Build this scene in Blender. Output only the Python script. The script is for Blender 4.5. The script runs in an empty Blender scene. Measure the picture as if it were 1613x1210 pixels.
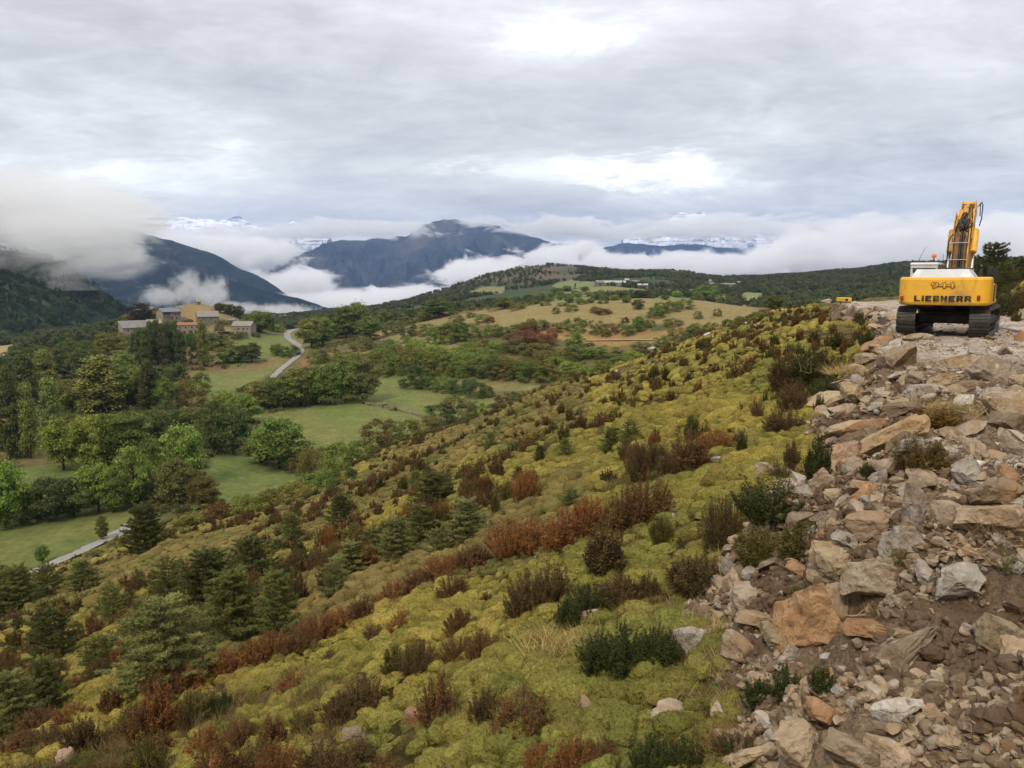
import bpy, math, random
import numpy as np
from mathutils import Vector, Matrix, Euler

# ------------------------------------------------------------------ camera, world, sun
S = bpy.context.scene
random.seed(7)
RNG = np.random.default_rng(11)
FPX, CX, CY, HOR = 1242.0, 806.5, 605.0, 440.0
PITCH = math.atan((CY - HOR) / FPX)
cam = bpy.data.cameras.new("camera")
cam.sensor_width = 36.0
cam.lens = 36.0 * FPX / 1613.0
cam.clip_start = 0.1
cam.clip_end = 60000.0
camo = bpy.data.objects.new("camera", cam)
S.collection.objects.link(camo)
camo.location = (0, 0, 0)
camo.rotation_euler = (math.pi / 2 - PITCH, 0, 0)
S.camera = camo
S.view_settings.view_transform = 'Standard'
S.view_settings.look = 'None'
S.view_settings.gamma = 1.0
S.view_settings.exposure = 0.0
S.cycles.volume_bounces = 3
S.cycles.volume_step_rate = 1.0
S.cycles.max_bounces = 6
S.cycles.diffuse_bounces = 2
S.cycles.glossy_bounces = 2
S.cycles.transparent_max_bounces = 8
S.cycles.use_denoising = True

SUN_EL, SUN_AZ = math.radians(48), math.radians(205)   # azimuth clockwise from +Y: behind the camera, a little left
sd = Vector((math.sin(SUN_AZ) * math.cos(SUN_EL), math.cos(SUN_AZ) * math.cos(SUN_EL), math.sin(SUN_EL)))
sun = bpy.data.lights.new("sun", 'SUN')
sun.energy = 2.6
sun.angle = math.radians(10)
sun.color = (1.0, 0.89, 0.72)
suno = bpy.data.objects.new("sun", sun)
S.collection.objects.link(suno)
suno.rotation_euler = sd.to_track_quat('Z', 'Y').to_euler()


class NT:
    """small helper to write node trees"""
    def __init__(s, tree):
        s.t = tree
        s.n = tree.nodes
        s.l = tree.links

    def node(s, typ, **kw):
        n = s.n.new(typ)
        for k, v in kw.items():
            setattr(n, k, v)
        return n

    def put(s, sock, v):
        if v is None:
            return
        if isinstance(v, bpy.types.NodeSocket):
            s.l.new(v, sock)
        else:
            if sock.type == 'RGBA' and not hasattr(v, '__len__'):
                v = (v, v, v, 1)
            elif sock.type == 'RGBA' and len(v) == 3:
                v = (*v, 1)
            sock.default_value = v

    def math(s, op, a, b=None, c=None, clamp=False):
        n = s.node('ShaderNodeMath', operation=op, use_clamp=clamp)
        for i, v in enumerate((a, b, c)):
            if v is not None:
                s.put(n.inputs[i], v)
        return n.outputs[0]

    def vmath(s, op, a, b=None, out=0):
        n = s.node('ShaderNodeVectorMath', operation=op)
        s.put(n.inputs[0], a)
        if b is not None:
            if op == 'SCALE':
                s.put(n.inputs['Scale'], b)
            else:
                s.put(n.inputs[1], b)
        return n.outputs[out]

    def mix(s, f, a, b, mode='MIX'):
        n = s.node('ShaderNodeMix', data_type='RGBA', blend_type=mode)
        s.put(n.inputs[0], f)
        s.put(n.inputs[6], a)
        s.put(n.inputs[7], b)
        return n.outputs[2]

    def noise(s, vec, scale, detail=4, rough=0.55, dist=0.0, out=0):
        n = s.node('ShaderNodeTexNoise')
        s.put(n.inputs['Vector'], vec)
        n.inputs['Scale'].default_value = scale
        n.inputs['Detail'].default_value = detail
        n.inputs['Roughness'].default_value = rough
        n.inputs['Distortion'].default_value = dist
        return n.outputs[out]

    def ramp(s, f, stops):
        n = s.node('ShaderNodeValToRGB')
        el = n.color_ramp.elements
        while len(el) < len(stops):
            el.new(0.5)
        for e, (p, c) in zip(el, stops):
            e.position = p
            e.color = (*c, 1) if len(c) == 3 else c
        s.put(n.inputs[0], f)
        return n.outputs[0]

    def mapr(s, v, a, b, c=0.0, d=1.0, smooth=False):
        n = s.node('ShaderNodeMapRange')
        if smooth:
            n.interpolation_type = 'SMOOTHSTEP'
        n.clamp = True
        s.put(n.inputs[0], v)
        for i, x in enumerate((a, b, c, d)):
            n.inputs[1 + i].default_value = x
        return n.outputs[0]


W = bpy.data.worlds.new("World")
S.world = W
W.use_nodes = True
W.node_tree.nodes.clear()
w = NT(W.node_tree)
sky = w.node('ShaderNodeTexSky', sky_type='NISHITA')
sky.sun_disc = False
sky.sun_elevation = SUN_EL
sky.sun_rotation = SUN_AZ
tc = w.node('ShaderNodeTexCoord')
sep = w.node('ShaderNodeSeparateXYZ')
w.put(sep.inputs[0], tc.outputs['Generated'])
dz = w.math('MAXIMUM', sep.outputs[2], 0.0)
den = w.math('ADD', dz, 0.19)
cmb = w.node('ShaderNodeCombineXYZ')
w.put(cmb.inputs[0], w.math('DIVIDE', sep.outputs[0], den))
w.put(cmb.inputs[1], w.math('MULTIPLY', w.math('DIVIDE', sep.outputs[1], den), 1.35))
w.put(cmb.inputs[2], w.math('MULTIPLY', sep.outputs[2], 2.5))
cv = cmb.outputs[0]
n1 = w.noise(cv, 0.75, 10, 0.60, 0.45)
cmb2 = w.node('ShaderNodeVectorMath', operation='ADD')
w.put(cmb2.inputs[0], cv)
cmb2.inputs[1].default_value = (4.3, 9.1, 2.0)
n2 = w.noise(cmb2.outputs[0], 2.3, 8, 0.64, 0.7)
n3 = w.noise(cmb2.outputs[0], 0.33, 3, 0.5, 0.0)
n4 = w.noise(cv, 7.5, 7, 0.62, 0.9)


def dir_blob(u, v, wu, wv, amp):
    """a brighter opening of the cloud layer, in a fixed direction of the sky"""
    x, up = (u - CX) / FPX, (CY - v) / FPX
    d = Vector((x, math.cos(PITCH) + up * math.sin(PITCH), up * math.cos(PITCH) - math.sin(PITCH))).normalized()
    q = w.vmath('SUBTRACT', tc.outputs['Generated'], tuple(d))
    m = w.node('ShaderNodeVectorMath', operation='MULTIPLY')
    w.put(m.inputs[0], q)
    m.inputs[1].default_value = (FPX / wu, FPX / wu, FPX / wv)
    ln = w.vmath('LENGTH', m.outputs[0], out=1)
    amp = amp * 1.5 if amp > 0 else amp * 1.1
    ln = w.math('ADD', ln, w.math('MULTIPLY', w.math('SUBTRACT', n2, .5), 2.4))
    return w.math('MULTIPLY', w.mapr(ln, 1.0, 0.0, 0, 1, True), amp)


gap = None
for b in [(1075, 285, 190, 60, .34), (880, 75, 200, 60, .22), (900, 268, 240, 45, .2), (330, 300, 380, 60, .13), (620, 265, 170, 25, .14),
          (1010, 45, 230, 60, .10), (1420, 170, 300, 80, -.02), (230, 225, 300, 30, -.05), (420, 300, 200, 40, -.12), (880, 330, 330, 45, -.13),
          (1420, 330, 420, 120, -.14), (60, 60, 400, 100, -.05), (990, 140, 420, 70, -.06), (60, 290, 330, 70, .12), (1020, 258, 45, 14, -.2),
          (300, 130, 700, 110, -.04)]:
    g = dir_blob(*b)
    gap = g if gap is None else w.math('ADD', gap, g)
f = w.math('ADD', w.math('MULTIPLY', n1, 1.15), w.math('MULTIPLY', n2, 0.42))
f = w.math('ADD', f, w.math('MULTIPLY', n3, 0.35))
f = w.math('ADD', f, gap)
f = w.math('ADD', f, w.math('MULTIPLY', w.math('SUBTRACT', n4, .5), .24))
col = w.ramp(w.math('MULTIPLY', w.math('SUBTRACT', f, 0.575), 1.2),
             [(0.0, (.345, .345, .352)), (0.28, (.457, .458, .463)), (0.48, (.552, .552, .553)), (0.66, (.66, .66, .665)), (0.84, (.86, .86, .86)), (1.0, (1.05, 1.04, 1.03))])
# an overcast sky is brighter towards the zenith; below the horizon a plain grey
zen = w.mapr(sep.outputs[2], 0.45, 0.95, 1.0, 1.9, True)
cloud = w.vmath('SCALE', col, w.math('MULTIPLY', zen, 15.6))
tint = w.mix(0.04, cloud, sky.outputs[0])
lowk = w.mapr(sep.outputs[2], 0.0, .28, 1, 0, True)
tint = w.mix(1.0, tint, w.mix(lowk, (1.0, 1.0, 1.0), (1.02, 1.025, .90)), 'MULTIPLY')
below = w.mapr(sep.outputs[2], -0.03, 0.0, 0, 1)
fin = w.mix(below, (2.2, 2.3, 2.4), tint)
bg = w.node('ShaderNodeBackground')
w.put(bg.inputs[0], fin)
bg.inputs[1].default_value = 0.1
wo = w.node('ShaderNodeOutputWorld')
w.l.new(bg.outputs[0], wo.inputs[0])
W.cycles.sampling_method = 'MANUAL'
W.cycles.sample_map_resolution = 512


# ------------------------------------------------------------------ helpers: numbers
def ray(u, v):
    x, up = (u - CX) / FPX, (CY - v) / FPX
    d = np.array([x, math.cos(PITCH) + up * math.sin(PITCH), up * math.cos(PITCH) - math.sin(PITCH)])
    return d / d[1]


def P(u, v, Y):
    return ray(u, v) * Y


def _hash(ix, iy, iz, seed):
    h = (ix.astype(np.int64) * 374761393 + iy.astype(np.int64) * 668265263 + iz.astype(np.int64) * 2147483647 + seed * 1274126177) & 0xffffffff
    h = ((h ^ (h >> 13)) * 1274126177) & 0xffffffff
    h = (h ^ (h >> 16)) & 0xffffff
    return h / float(0xffffff)


def vnoise(x, y, z=None, seed=0):
    x = np.asarray(x, float)
    y = np.asarray(y, float)
    z = np.zeros_like(x) if z is None else np.asarray(z, float)
    ix, iy, iz = np.floor(x), np.floor(y), np.floor(z)
    fx, fy, fz = x - ix, y - iy, z - iz
    fx, fy, fz = [a * a * a * (a * (a * 6 - 15) + 10) for a in (fx, fy, fz)]
    r = 0
    for dx in (0, 1):
        for dy in (0, 1):
            for dz_ in (0, 1):
                wgt = (fx if dx else 1 - fx) * (fy if dy else 1 - fy) * (fz if dz_ else 1 - fz)
                r = r + wgt * _hash(ix + dx, iy + dy, iz + dz_, seed)
    return r * 2 - 1


def fbm(x, y, z=None, octv=4, seed=0, gain=.5):
    r, a, s = 0, 1.0, 1.0
    for o in range(octv):
        r = r + a * vnoise(np.asarray(x) * s + o * 17.3, np.asarray(y) * s - o * 9.7, None if z is None else np.asarray(z) * s, seed + o)
        a *= gain
        s *= 2.03
    return r


def sstep(a, b, x):
    t = np.clip((x - a) / (b - a), 0, 1)
    return t * t * (3 - 2 * t)


# ------------------------------------------------------------------ terrain height
_gu = np.array([-1400, -700, -300, 0, 100, 200, 300, 400, 480, 640, 760, 880, 1050, 1210, 1300, 1420, 1613, 2400])
_gv = np.array([1150, 1060, 985, 903, 868, 828, 803, 777, 750, 682, 638, 583, 533, 474, 458, 447, 442, 438])
_gt = (_gu - CX) / FPX
_gg = -(_gv - HOR) / FPX
_yt = np.array([-1.6, -.65, -.45, -.33, -.13, .06, .2, .32, .4, .5, .7, 1.6])
_yy = np.array([90, 120, 150, 175, 200, 240, 240, 220, 170, 150, 150, 150])

VP = [(-300, 940, 140), (-300, 800, 190), (-300, 700, 270), (-300, 600, 450), (-300, 560, 800), (-300, 540, 1600),
      (0, 905, 150), (0, 832, 178), (0, 765, 215), (0, 700, 262), (0, 640, 335), (0, 590, 425), (0, 562, 560), (0, 543, 800), (0, 525, 1200), (0, 520, 2000),
      (200, 850, 160), (200, 795, 195), (200, 705, 262), (200, 645, 325), (200, 595, 400), (200, 555, 480), (205, 527, 552), (215, 507, 600), (200, 520, 760), (200, 512, 1200), (200, 505, 2000),
      (300, 800, 190), (300, 720, 250), (300, 650, 320), (300, 590, 425), (300, 555, 500), (300, 530, 550), (280, 506, 585), (310, 482, 612), (300, 505, 700), (300, 512, 1000), (300, 503, 2000),
      (355, 497, 600), (255, 490, 610),
      (400, 800, 195), (400, 742, 238), (400, 692, 280), (400, 652, 322), (400, 602, 420), (400, 562, 495), (400, 526, 575), (400, 519, 700), (400, 512, 1000), (400, 500, 2200),
      (560, 760, 220), (560, 690, 282), (560, 650, 322), (560, 605, 390), (560, 565, 452), (560, 533, 550), (560, 512, 700), (560, 504, 1000), (560, 490, 2200),
      (700, 670, 290), (700, 652, 318), (700, 612, 368), (700, 582, 400), (700, 557, 430), (700, 532, 470), (700, 507, 540), (700, 493, 640), (700, 489, 950), (690, 466, 1500), (690, 480, 2200),
      (850, 630, 330), (850, 602, 368), (850, 577, 388), (850, 547, 412), (850, 521, 440), (850, 497, 480), (850, 479, 520), (850, 490, 660), (850, 478, 900), (850, 464, 1100), (850, 438, 1500), (870, 418, 1900), (870, 440, 2500),
      (780, 455, 1350), (760, 437, 1700), (930, 424, 1850),
      (1000, 580, 350), (1000, 542, 400), (1000, 502, 450), (1000, 476, 500), (1000, 484, 650), (1000, 476, 800), (1000, 462, 1000), (960, 449, 1120), (1000, 440, 1350), (1000, 431, 1750), (1000, 450, 2400),
      (1100, 478, 500), (1100, 480, 700), (1100, 466, 950), (1085, 446, 1350), (1085, 430, 1900), (1130, 443, 1900), (1100, 455, 2400),
      (1210, 550, 350), (1200, 487, 480), (1200, 491, 620), (1200, 480, 800), (1200, 463, 1000), (1200, 450, 1300), (1190, 438, 1750), (1200, 450, 2400),
      (1300, 505, 400), (1300, 480, 700), (1300, 462, 1000), (1300, 435, 1600), (1300, 429, 1950), (1300, 450, 2600),
      (1400, 500, 450), (1400, 468, 700), (1400, 448, 1050), (1400, 419, 1600), (1400, 440, 2400),
      (1613, 480, 450), (1613, 460, 700), (1613, 435, 1100), (1613, 409, 1600), (1613, 430, 2400), (1900, 480, 450), (1900, 440, 900), (1900, 395, 1600),
      (600, 480, 4200), (1000, 462, 4200), (200, 500, 4200), (1500, 455, 4200), (-300, 520, 4200)]
_vt = np.array([(p[0] - CX) / FPX for p in VP])
_vl = np.log(np.array([p[2] for p in VP], float))
_vw = np.array([P(p[0], p[1], 1.0)[2] for p in VP])
_TS, _EPS = 2.6, 0.10


def _phi(d2):
    return np.sqrt(d2 + _EPS ** 2)


_A = _phi(((_vt[:, None] - _vt[None]) * _TS) ** 2 + (_vl[:, None] - _vl[None]) ** 2)
_n = len(VP)
_M = np.zeros((_n + 1, _n + 1))
_M[:_n, :_n] = _A + np.eye(_n) * -1e-3
_M[_n, :_n] = 1
_M[:_n, _n] = 1
_C = np.linalg.solve(_M, np.append(_vw, 0))


def _valley(t, Y):
    sh = t.shape
    t = t.ravel()
    l = np.log(np.maximum(Y.ravel(), 60))
    out = np.empty(t.size)
    for i in range(0, t.size, 40000):
        a = t[i:i + 40000, None]
        b = l[i:i + 40000, None]
        out[i:i + 40000] = _phi(((a - _vt[None]) * _TS) ** 2 + (b - _vl[None]) ** 2) @ _C[:_n] + _C[_n]
    return out.reshape(sh) * Y


_toeY = np.array([-40, -10, 0, 5, 8, 9.4, 12, 17, 26, 35, 60, 90, 140, 200])
_toeX = np.array([-12, -2.5, .6, 1.3, 1.7, 2.9, 4.3, 6.7, 10.6, 16.0, 27.0, 36.0, 56, 80])
_crY = np.array([-40, -10, 0, 5, 8, 12, 17, 26, 35, 60, 90, 140, 200])
_crX = np.array([-9, .2, 2.6, 3.8, 4.6, 6.5, 8.9, 12.5, 17.6, 28.6, 37.2, 58, 82])


def coords(x, y):
    r = np.sqrt(x * x + y * y) + 1e-6
    Y = np.maximum(y, 0.5 * r)
    return r, Y, np.clip(x / Y, -1.6, 1.6)


def heights(x, y, fine=True, zones=False):
    x = np.asarray(x, float)
    y = np.asarray(y, float)
    r, Y, t = coords(x, y)
    g = np.interp(t, _gt, _gg)
    y0 = np.interp(t, _yt, _yy)
    sl = -3.1 + g * Y
    over = np.maximum(Y - y0, 0)
    sl = sl - over ** 2 / y0 * 0.55
    # undulation of the hillside: low steps that follow the contour
    und = fbm(x / 9, y / 9, octv=3, seed=3) * np.clip(Y / 22, .25, 1.3) * .42
    und = und + fbm(x / 40, y / 40, octv=2, seed=5) * np.clip(Y / 60, 0, 1) * 1.3
    terr = np.abs(((sl + und * 1.3) / 1.3) % 1.0 - .5) * 2
    sl = sl + und + (terr - .5) * .28 * np.clip(Y / 25, .3, 1.0)
    va = _valley(t, np.maximum(Y, 60))
    va = va + fbm(x / 60, y / 60, octv=3, seed=8) * np.clip((Y - 150) / 300, 0, 2.5) * 1.0
    k = 3.0
    d = (sl - va) / k
    m = np.maximum(sl, va) + k * np.log1p(np.exp(-np.abs(np.clip(d, -30, 30)))) * sstep(60, 120, Y)
    slopew = 1 / (1 + np.exp(-np.clip((sl - va) / 1.5, -30, 30)))
    # road bench with its rubble bank
    toe = np.interp(y, _toeY, _toeX)
    cr = np.interp(y, _crY, _crX)
    wob = fbm(x / 3.1, y / 3.1, octv=3, seed=21) * .35 * np.clip(Y / 10, .3, 1.5)
    s = np.clip((x + wob - toe) / np.maximum(cr - toe, .5), 0, 1)
    pad = -1.76 - .0102 * np.clip(y, -20, 130) - np.maximum(y - 130, 0) ** 2 * .0025
    bank = np.interp(y, [-40, 0, 20, 40, 90, 140], [-16, 7.5, 16.5, 25.8, 55, 84])
    up = np.maximum(x - bank + wob, 0)
    pad = pad + np.minimum(up * .62, 4 + up * .12) * (1 + .0 * up)
    padw = (.55 * s + .45 * s * s * (3 - 2 * s)) * (1 - sstep(95, 130, Y))
    z = m * (1 - padw) + np.maximum(pad, m * 0 + pad) * padw
    rub = sstep(.02, .15, s) * (1 - sstep(100, 125, Y))
    bank_w = sstep(0.3, 1.5, up)
    flat = sstep(.85, 1.1, np.clip((x + wob - toe) / np.maximum(cr - toe, .5), 0, 3)) * (1 - bank_w)
    rough = fbm(x / 1.1, y / 1.1, octv=5, seed=31, gain=.55)
    z = z + rough * rub * (.21 * (1 - flat * .75)) * (1 - sstep(60, 100, Y))
    lump = fbm(x / .45, y / .45, octv=4, seed=41, gain=.6) * (.05 + .035 * rub * (1 - flat)) * (1 - sstep(20, 40, Y))
    z = z + lump
    mound = -1.62 - .95 * np.maximum(r - .45, 0)
    z = np.where(r < 2.5, np.maximum(z, mound), z)
    if zones:
        return z, dict(slope=slopew * (1 - rub), rub=rub, flat=flat, bank=bank_w * rub, s=s, padw=padw, Y=Y, t=t)
    return z


def H(x, y):
    return float(heights(np.array([x]), np.array([y]))[0])


def hits(uv, ymin=2.0, ymax=3000.0, n=900):
    """where the rays through these pixels meet the ground: world points"""
    out = []
    ys = np.exp(np.linspace(math.log(ymin), math.log(ymax), n))
    for (u, v) in uv:
        d = ray(u, v)
        p = d[None] * ys[:, None]
        h = heights(p[:, 0], p[:, 1])
        b = np.nonzero(p[:, 2] < h)[0]
        if len(b) == 0:
            out.append(d * ymax * .6)
            continue
        i = b[0]
        if i == 0:
            out.append(p[0])
            continue
        a0, a1 = p[i - 1, 2] - h[i - 1], p[i, 2] - h[i]
        k = a0 / (a0 - a1 + 1e-9)
        q = p[i - 1] * (1 - k) + p[i] * k
        out.append(np.array([q[0], q[1], H(q[0], q[1])]))
    return out


def hit(u, v, ymin=2.0, ymax=3000.0):
    return hits([(u, v)], ymin, ymax)[0]


def inpoly(px, py, poly):
    c = np.zeros(px.shape, bool)
    n = len(poly)
    for i in range(n):
        x1, y1 = poly[i][:2]
        x2, y2 = poly[(i + 1) % n][:2]
        if y1 == y2:
            continue
        cond = ((y1 > py) != (y2 > py)) & (px < (x2 - x1) * (py - y1) / (y2 - y1) + x1)
        c ^= cond
    return c


# ------------------------------------------------------------------ helpers: meshes
def mesh_np(name, V, F, mats=(), smooth=False, fm=None):
    """V (n,3), F (m,k) array or list of such arrays"""
    me = bpy.data.meshes.new(name)
    V = np.asarray(V, np.float32)
    if not isinstance(F, (list, tuple)):
        F = [F]
    F = [np.asarray(a, np.int32) for a in F if len(a)]
    nl = sum(a.size for a in F)
    npoly = sum(len(a) for a in F)
    me.vertices.add(len(V))
    me.vertices.foreach_set("co", V.ravel())
    me.loops.add(nl)
    me.loops.foreach_set("vertex_index", np.concatenate([a.ravel() for a in F]))
    me.polygons.add(npoly)
    tot = np.concatenate([np.full(len(a), a.shape[1]) for a in F])
    st = np.concatenate([[0], np.cumsum(tot)[:-1]])
    me.polygons.foreach_set("loop_start", st.astype(np.int32))
    me.polygons.foreach_set("loop_total", tot.astype(np.int32))
    for m in mats:
        me.materials.append(m)
    if fm is not None:
        me.polygons.foreach_set("material_index", np.asarray(fm, np.int32))
    me.polygons.foreach_set("use_smooth", np.full(npoly, smooth))
    me.update(calc_edges=True)
    return me


def link(name, data, parent=None, loc=None, rot=None, scale=None, color=None):
    o = bpy.data.objects.new(name, data)
    S.collection.objects.link(o)
    if parent is not None:
        o.parent = parent
    if loc is not None:
        o.location = tuple(float(a) for a in loc)
    if rot is not None:
        o.rotation_euler = rot
    if scale is not None:
        o.scale = scale if hasattr(scale, '__len__') else (scale,) * 3
    if color is not None:
        o.color = (*color[:3], 1)
    return o


def tag(o, label=None, cat=None, group=None, kind=None):
    if label:
        o["label"] = label
    if cat:
        o["category"] = cat
    if group:
        o["group"] = group
    if kind:
        o["kind"] = kind
    return o


class MB:
    """collects boxes, tubes and prisms into one mesh"""
    def __init__(s):
        s.v = []
        s.f = []

    def add(s, verts, faces):
        b = len(s.v)
        s.v += [tuple(float(c) for c in p) for p in verts]
        s.f += [tuple(b + i for i in f) for f in faces]
        return s

    def box(s, c, d, rot=None, bev=0.0):
        x, y, z = [a / 2 for a in d]
        if bev <= 0:
            vs = [Vector((sx * x, sy * y, sz * z)) for sz in (-1, 1) for sx, sy in ((-1, -1), (1, -1), (1, 1), (-1, 1))]
            fs = [(3, 2, 1, 0), (4, 5, 6, 7), (0, 1, 5, 4), (1, 2, 6, 5), (2, 3, 7, 6), (3, 0, 4, 7)]
        else:
            b = min(bev, x * .9, y * .9, z * .9)
            vs, fs = [], []
            ring = [(-x + b, -y), (x - b, -y), (x, -y + b), (x, y - b), (x - b, y), (-x + b, y), (-x, y - b), (-x, -y + b)]
            inn = [(-x + b, -y + b), (x - b, -y + b), (x - b, -y + b), (x - b, y - b), (x - b, y - b), (-x + b, y - b), (-x + b, y - b), (-x + b, -y + b)]
            for zz, rr in ((-z, inn), (-z + b, ring), (z - b, ring), (z, inn)):
                vs += [Vector((p[0], p[1], zz)) for p in rr]
            for L in range(3):
                for i in range(8):
                    j = (i + 1) % 8
                    fs.append((L * 8 + i, L * 8 + j, L * 8 + 8 + j, L * 8 + 8 + i))
            fs.append(tuple(reversed(range(8))))
            fs.append(tuple(range(24, 32)))
        R = rot.to_matrix() if rot is not None else None
        c = Vector(c)
        s.add([(R @ p if R else p) + c for p in vs], fs)
        return s

    def tube(s, pts, r, n=8, caps=True):
        pts = [Vector(p) for p in pts]
        rs = r if hasattr(r, '__len__') else [r] * len(pts)
        base = len(s.v)
        prev = None
        for i, p in enumerate(pts):
            a = pts[min(i + 1, len(pts) - 1)] - pts[max(i - 1, 0)]
            if a.length < 1e-9:
                a = Vector((0, 0, 1))
            a.normalize()
            if prev is None:
                ref = Vector((0, 0, 1)) if abs(a.z) < .9 else Vector((1, 0, 0))
                b = a.cross(ref).normalized()
            else:
                b = (prev - a * prev.dot(a)).normalized()
            prev = b
            c = a.cross(b)
            for k in range(n):
                t = 2 * math.pi * k / n
                s.v.append(tuple(p + (b * math.cos(t) + c * math.sin(t)) * rs[i]))
        for i in range(len(pts) - 1):
            for k in range(n):
                k2 = (k + 1) % n
                s.f.append((base + i * n + k, base + i * n + k2, base + (i + 1) * n + k2, base + (i + 1) * n + k))
        if caps:
            s.f.append(tuple(base + k for k in reversed(range(n))))
            s.f.append(tuple(base + (len(pts) - 1) * n + k for k in range(n)))
        return s

    def prism(s, prof, x0, x1):
        """profile in (y,z), extruded along x"""
        n = len(prof)
        vs = [(x0, p[0], p[1]) for p in prof] + [(x1, p[0], p[1]) for p in prof]
        fs = [tuple(range(n)), tuple(reversed(range(n, 2 * n)))]
        for i in range(n):
            j = (i + 1) % n
            fs.append((j, i, n + i, n + j))
        s.add(vs, fs)
        return s

    def mesh(s, name, mat=None, smooth=False, bevel=0):
        me = bpy.data.meshes.new(name)
        me.from_pydata(s.v, [], s.f)
        if mat:
            me.materials.append(mat)
        if smooth:
            me.polygons.foreach_set("use_smooth", [True] * len(me.polygons))
        me.update()
        return me

    def build(s, name, mat, parent=None, smooth=False, **kw):
        return link(name, s.mesh(name, mat, smooth), parent, **kw)


def icosphere(sub):
    import bmesh
    bm = bmesh.new()
    bmesh.ops.create_icosphere(bm, subdivisions=sub, radius=1.0)
    V = np.array([v.co[:] for v in bm.verts])
    F = np.array([[v.index for v in f.verts] for f in bm.faces])
    bm.free()
    return V, F


ICO = {k: icosphere(k) for k in (1, 2, 3, 4, 5)}


# ------------------------------------------------------------------ materials
MAT = {}


def mat(name):
    m = bpy.data.materials.new(name)
    m.use_nodes = True
    m.node_tree.nodes.clear()
    t = NT(m.node_tree)
    out = t.node('ShaderNodeOutputMaterial')
    b = t.node('ShaderNodeBsdfPrincipled')
    t.l.new(b.outputs[0], out.inputs[0])
    b.inputs['Specular IOR Level'].default_value = .25
    MAT[name] = m
    return m, t, b, out


def bump(t, b, h, strength, dist):
    n = t.node('ShaderNodeBump')
    n.inputs['Strength'].default_value = strength
    n.inputs['Distance'].default_value = dist
    t.put(n.inputs['Height'], h)
    t.l.new(n.outputs[0], b.inputs['Normal'])


def leaf_mat(name, hue_var=.35, trans=.25, rough=.75, fixed=None):
    """leaf colour comes from the object's own colour, each clump a little different"""
    m, t, b, out = mat(name)
    oi = t.node('ShaderNodeObjectInfo')
    geo = t.node('ShaderNodeNewGeometry')
    tcn = t.node('ShaderNodeTexCoord')
    nz = t.noise(tcn.outputs['Object'], 5.0, 3, .6)
    isl = geo.outputs['Random Per Island']
    k = t.math('ADD', t.mapr(isl, 0, 1, 1 - hue_var, 1 + hue_var), t.mapr(nz, .3, .7, -.35, .35))
    k = t.math('MULTIPLY', k, t.mapr(oi.outputs['Random'], 0, 1, .85, 1.15))
    c = t.vmath('SCALE', fixed or oi.outputs['Color'], k)
    warm = t.mix(1.0, c, (1.3, .92, .6) if name.startswith('box') else (1.12, 1.0, .78), 'MULTIPLY')
    c2 = t.mix(t.mapr(nz, .45, .75, 0, .6), c, warm)
    t.put(b.inputs['Base Color'], c2)
    b.inputs['Roughness'].default_value = rough
    b.inputs['Specular IOR Level'].default_value = .15
    tr = t.node('ShaderNodeBsdfTranslucent')
    t.put(tr.inputs[0], c2)
    mx = t.node('ShaderNodeMixShader')
    mx.inputs[0].default_value = trans
    t.l.new(b.outputs[0], mx.inputs[1])
    t.l.new(tr.outputs[0], mx.inputs[2])
    t.l.new(mx.outputs[0], out.inputs[0])
    return m


def bark_mat():
    m, t, b, out = mat("bark")
    g = t.node('ShaderNodeTexCoord')
    n = t.noise(g.outputs['Object'], 14, 5, .65)
    t.put(b.inputs['Base Color'], t.ramp(n, [(.3, (.03, .022, .016)), (.7, (.10, .08, .06))]))
    b.inputs['Roughness'].default_value = .9
    bump(t, b, n, .6, .03)
    return m


def rock_mat(fixed=None, name="rock"):
    m, t, b, out = mat(name)
    oi = t.node('ShaderNodeObjectInfo')
    g = t.node('ShaderNodeNewGeometry')
    tcn = t.node('ShaderNodeTexCoord')
    off = t.node('ShaderNodeVectorMath', operation='ADD')
    t.put(off.inputs[0], g.outputs['Position'])
    t.put(off.inputs[1], t.vmath('SCALE', (7.0, 3.0, 5.0), oi.outputs['Random']))
    p = off.outputs[0]
    n1 = t.noise(p, 2.3, 6, .62, .6)
    n2 = t.noise(p, 9.0, 6, .68, .3)
    n3 = t.noise(p, 1.3, 3, .5, 1.2)
    if fixed:
        bc = t.node('ShaderNodeRGB')
        bc.outputs[0].default_value = (*fixed, 1)
        base = bc.outputs[0]
    else:
        base = oi.outputs['Color']
    c = t.mix(t.mapr(n1, .35, .62), t.mix(1.0, base, (.66, .55, .43), 'MULTIPLY'), base)
    c = t.mix(t.math('MULTIPLY', t.mapr(n3, .62, .72), .6), c, (.27, .14, .055))          # iron stain
    vein = t.math('ABSOLUTE', t.math('SUBTRACT', t.noise(p, 3.2, 5, .6, 1.0), .5))
    c = t.mix(t.math('MULTIPLY', t.mapr(vein, .012, .0), t.mapr(n1, .5, .62, 0, .55)), c, (.52, .48, .42))
    c = t.mix(t.math('MULTIPLY', t.mapr(t.noise(p, 2.9, 7, .7, .4), .60, .68), .7), c, t.mix(1.0, base, (1.75, 1.8, 1.85), 'MULTIPLY'))
    c = t.mix(t.mapr(n2, .58, .75, 0, .65), c, t.mix(1.0, base, (1.5, 1.5, 1.5), 'MULTIPLY'))
    c = t.mix(t.mapr(n2, .44, .30, 0, .8), c, (.06, .042, .028))
    # earth that clings to upward faces
    sep_ = t.node('ShaderNodeSeparateXYZ')
    t.put(sep_.inputs[0], g.outputs['Normal'])
    t.put(b.inputs['Base Color'], t.mix(t.math('MULTIPLY', t.mapr(n1, .56, .64), .55), c, (.13, .07, .035)))
    b.inputs['Roughness'].default_value = .82
    hh = t.math('ADD', t.math('MULTIPLY', n2, .5), n1)
    bump(t, b, hh, .9, .09)
    return m


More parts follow.
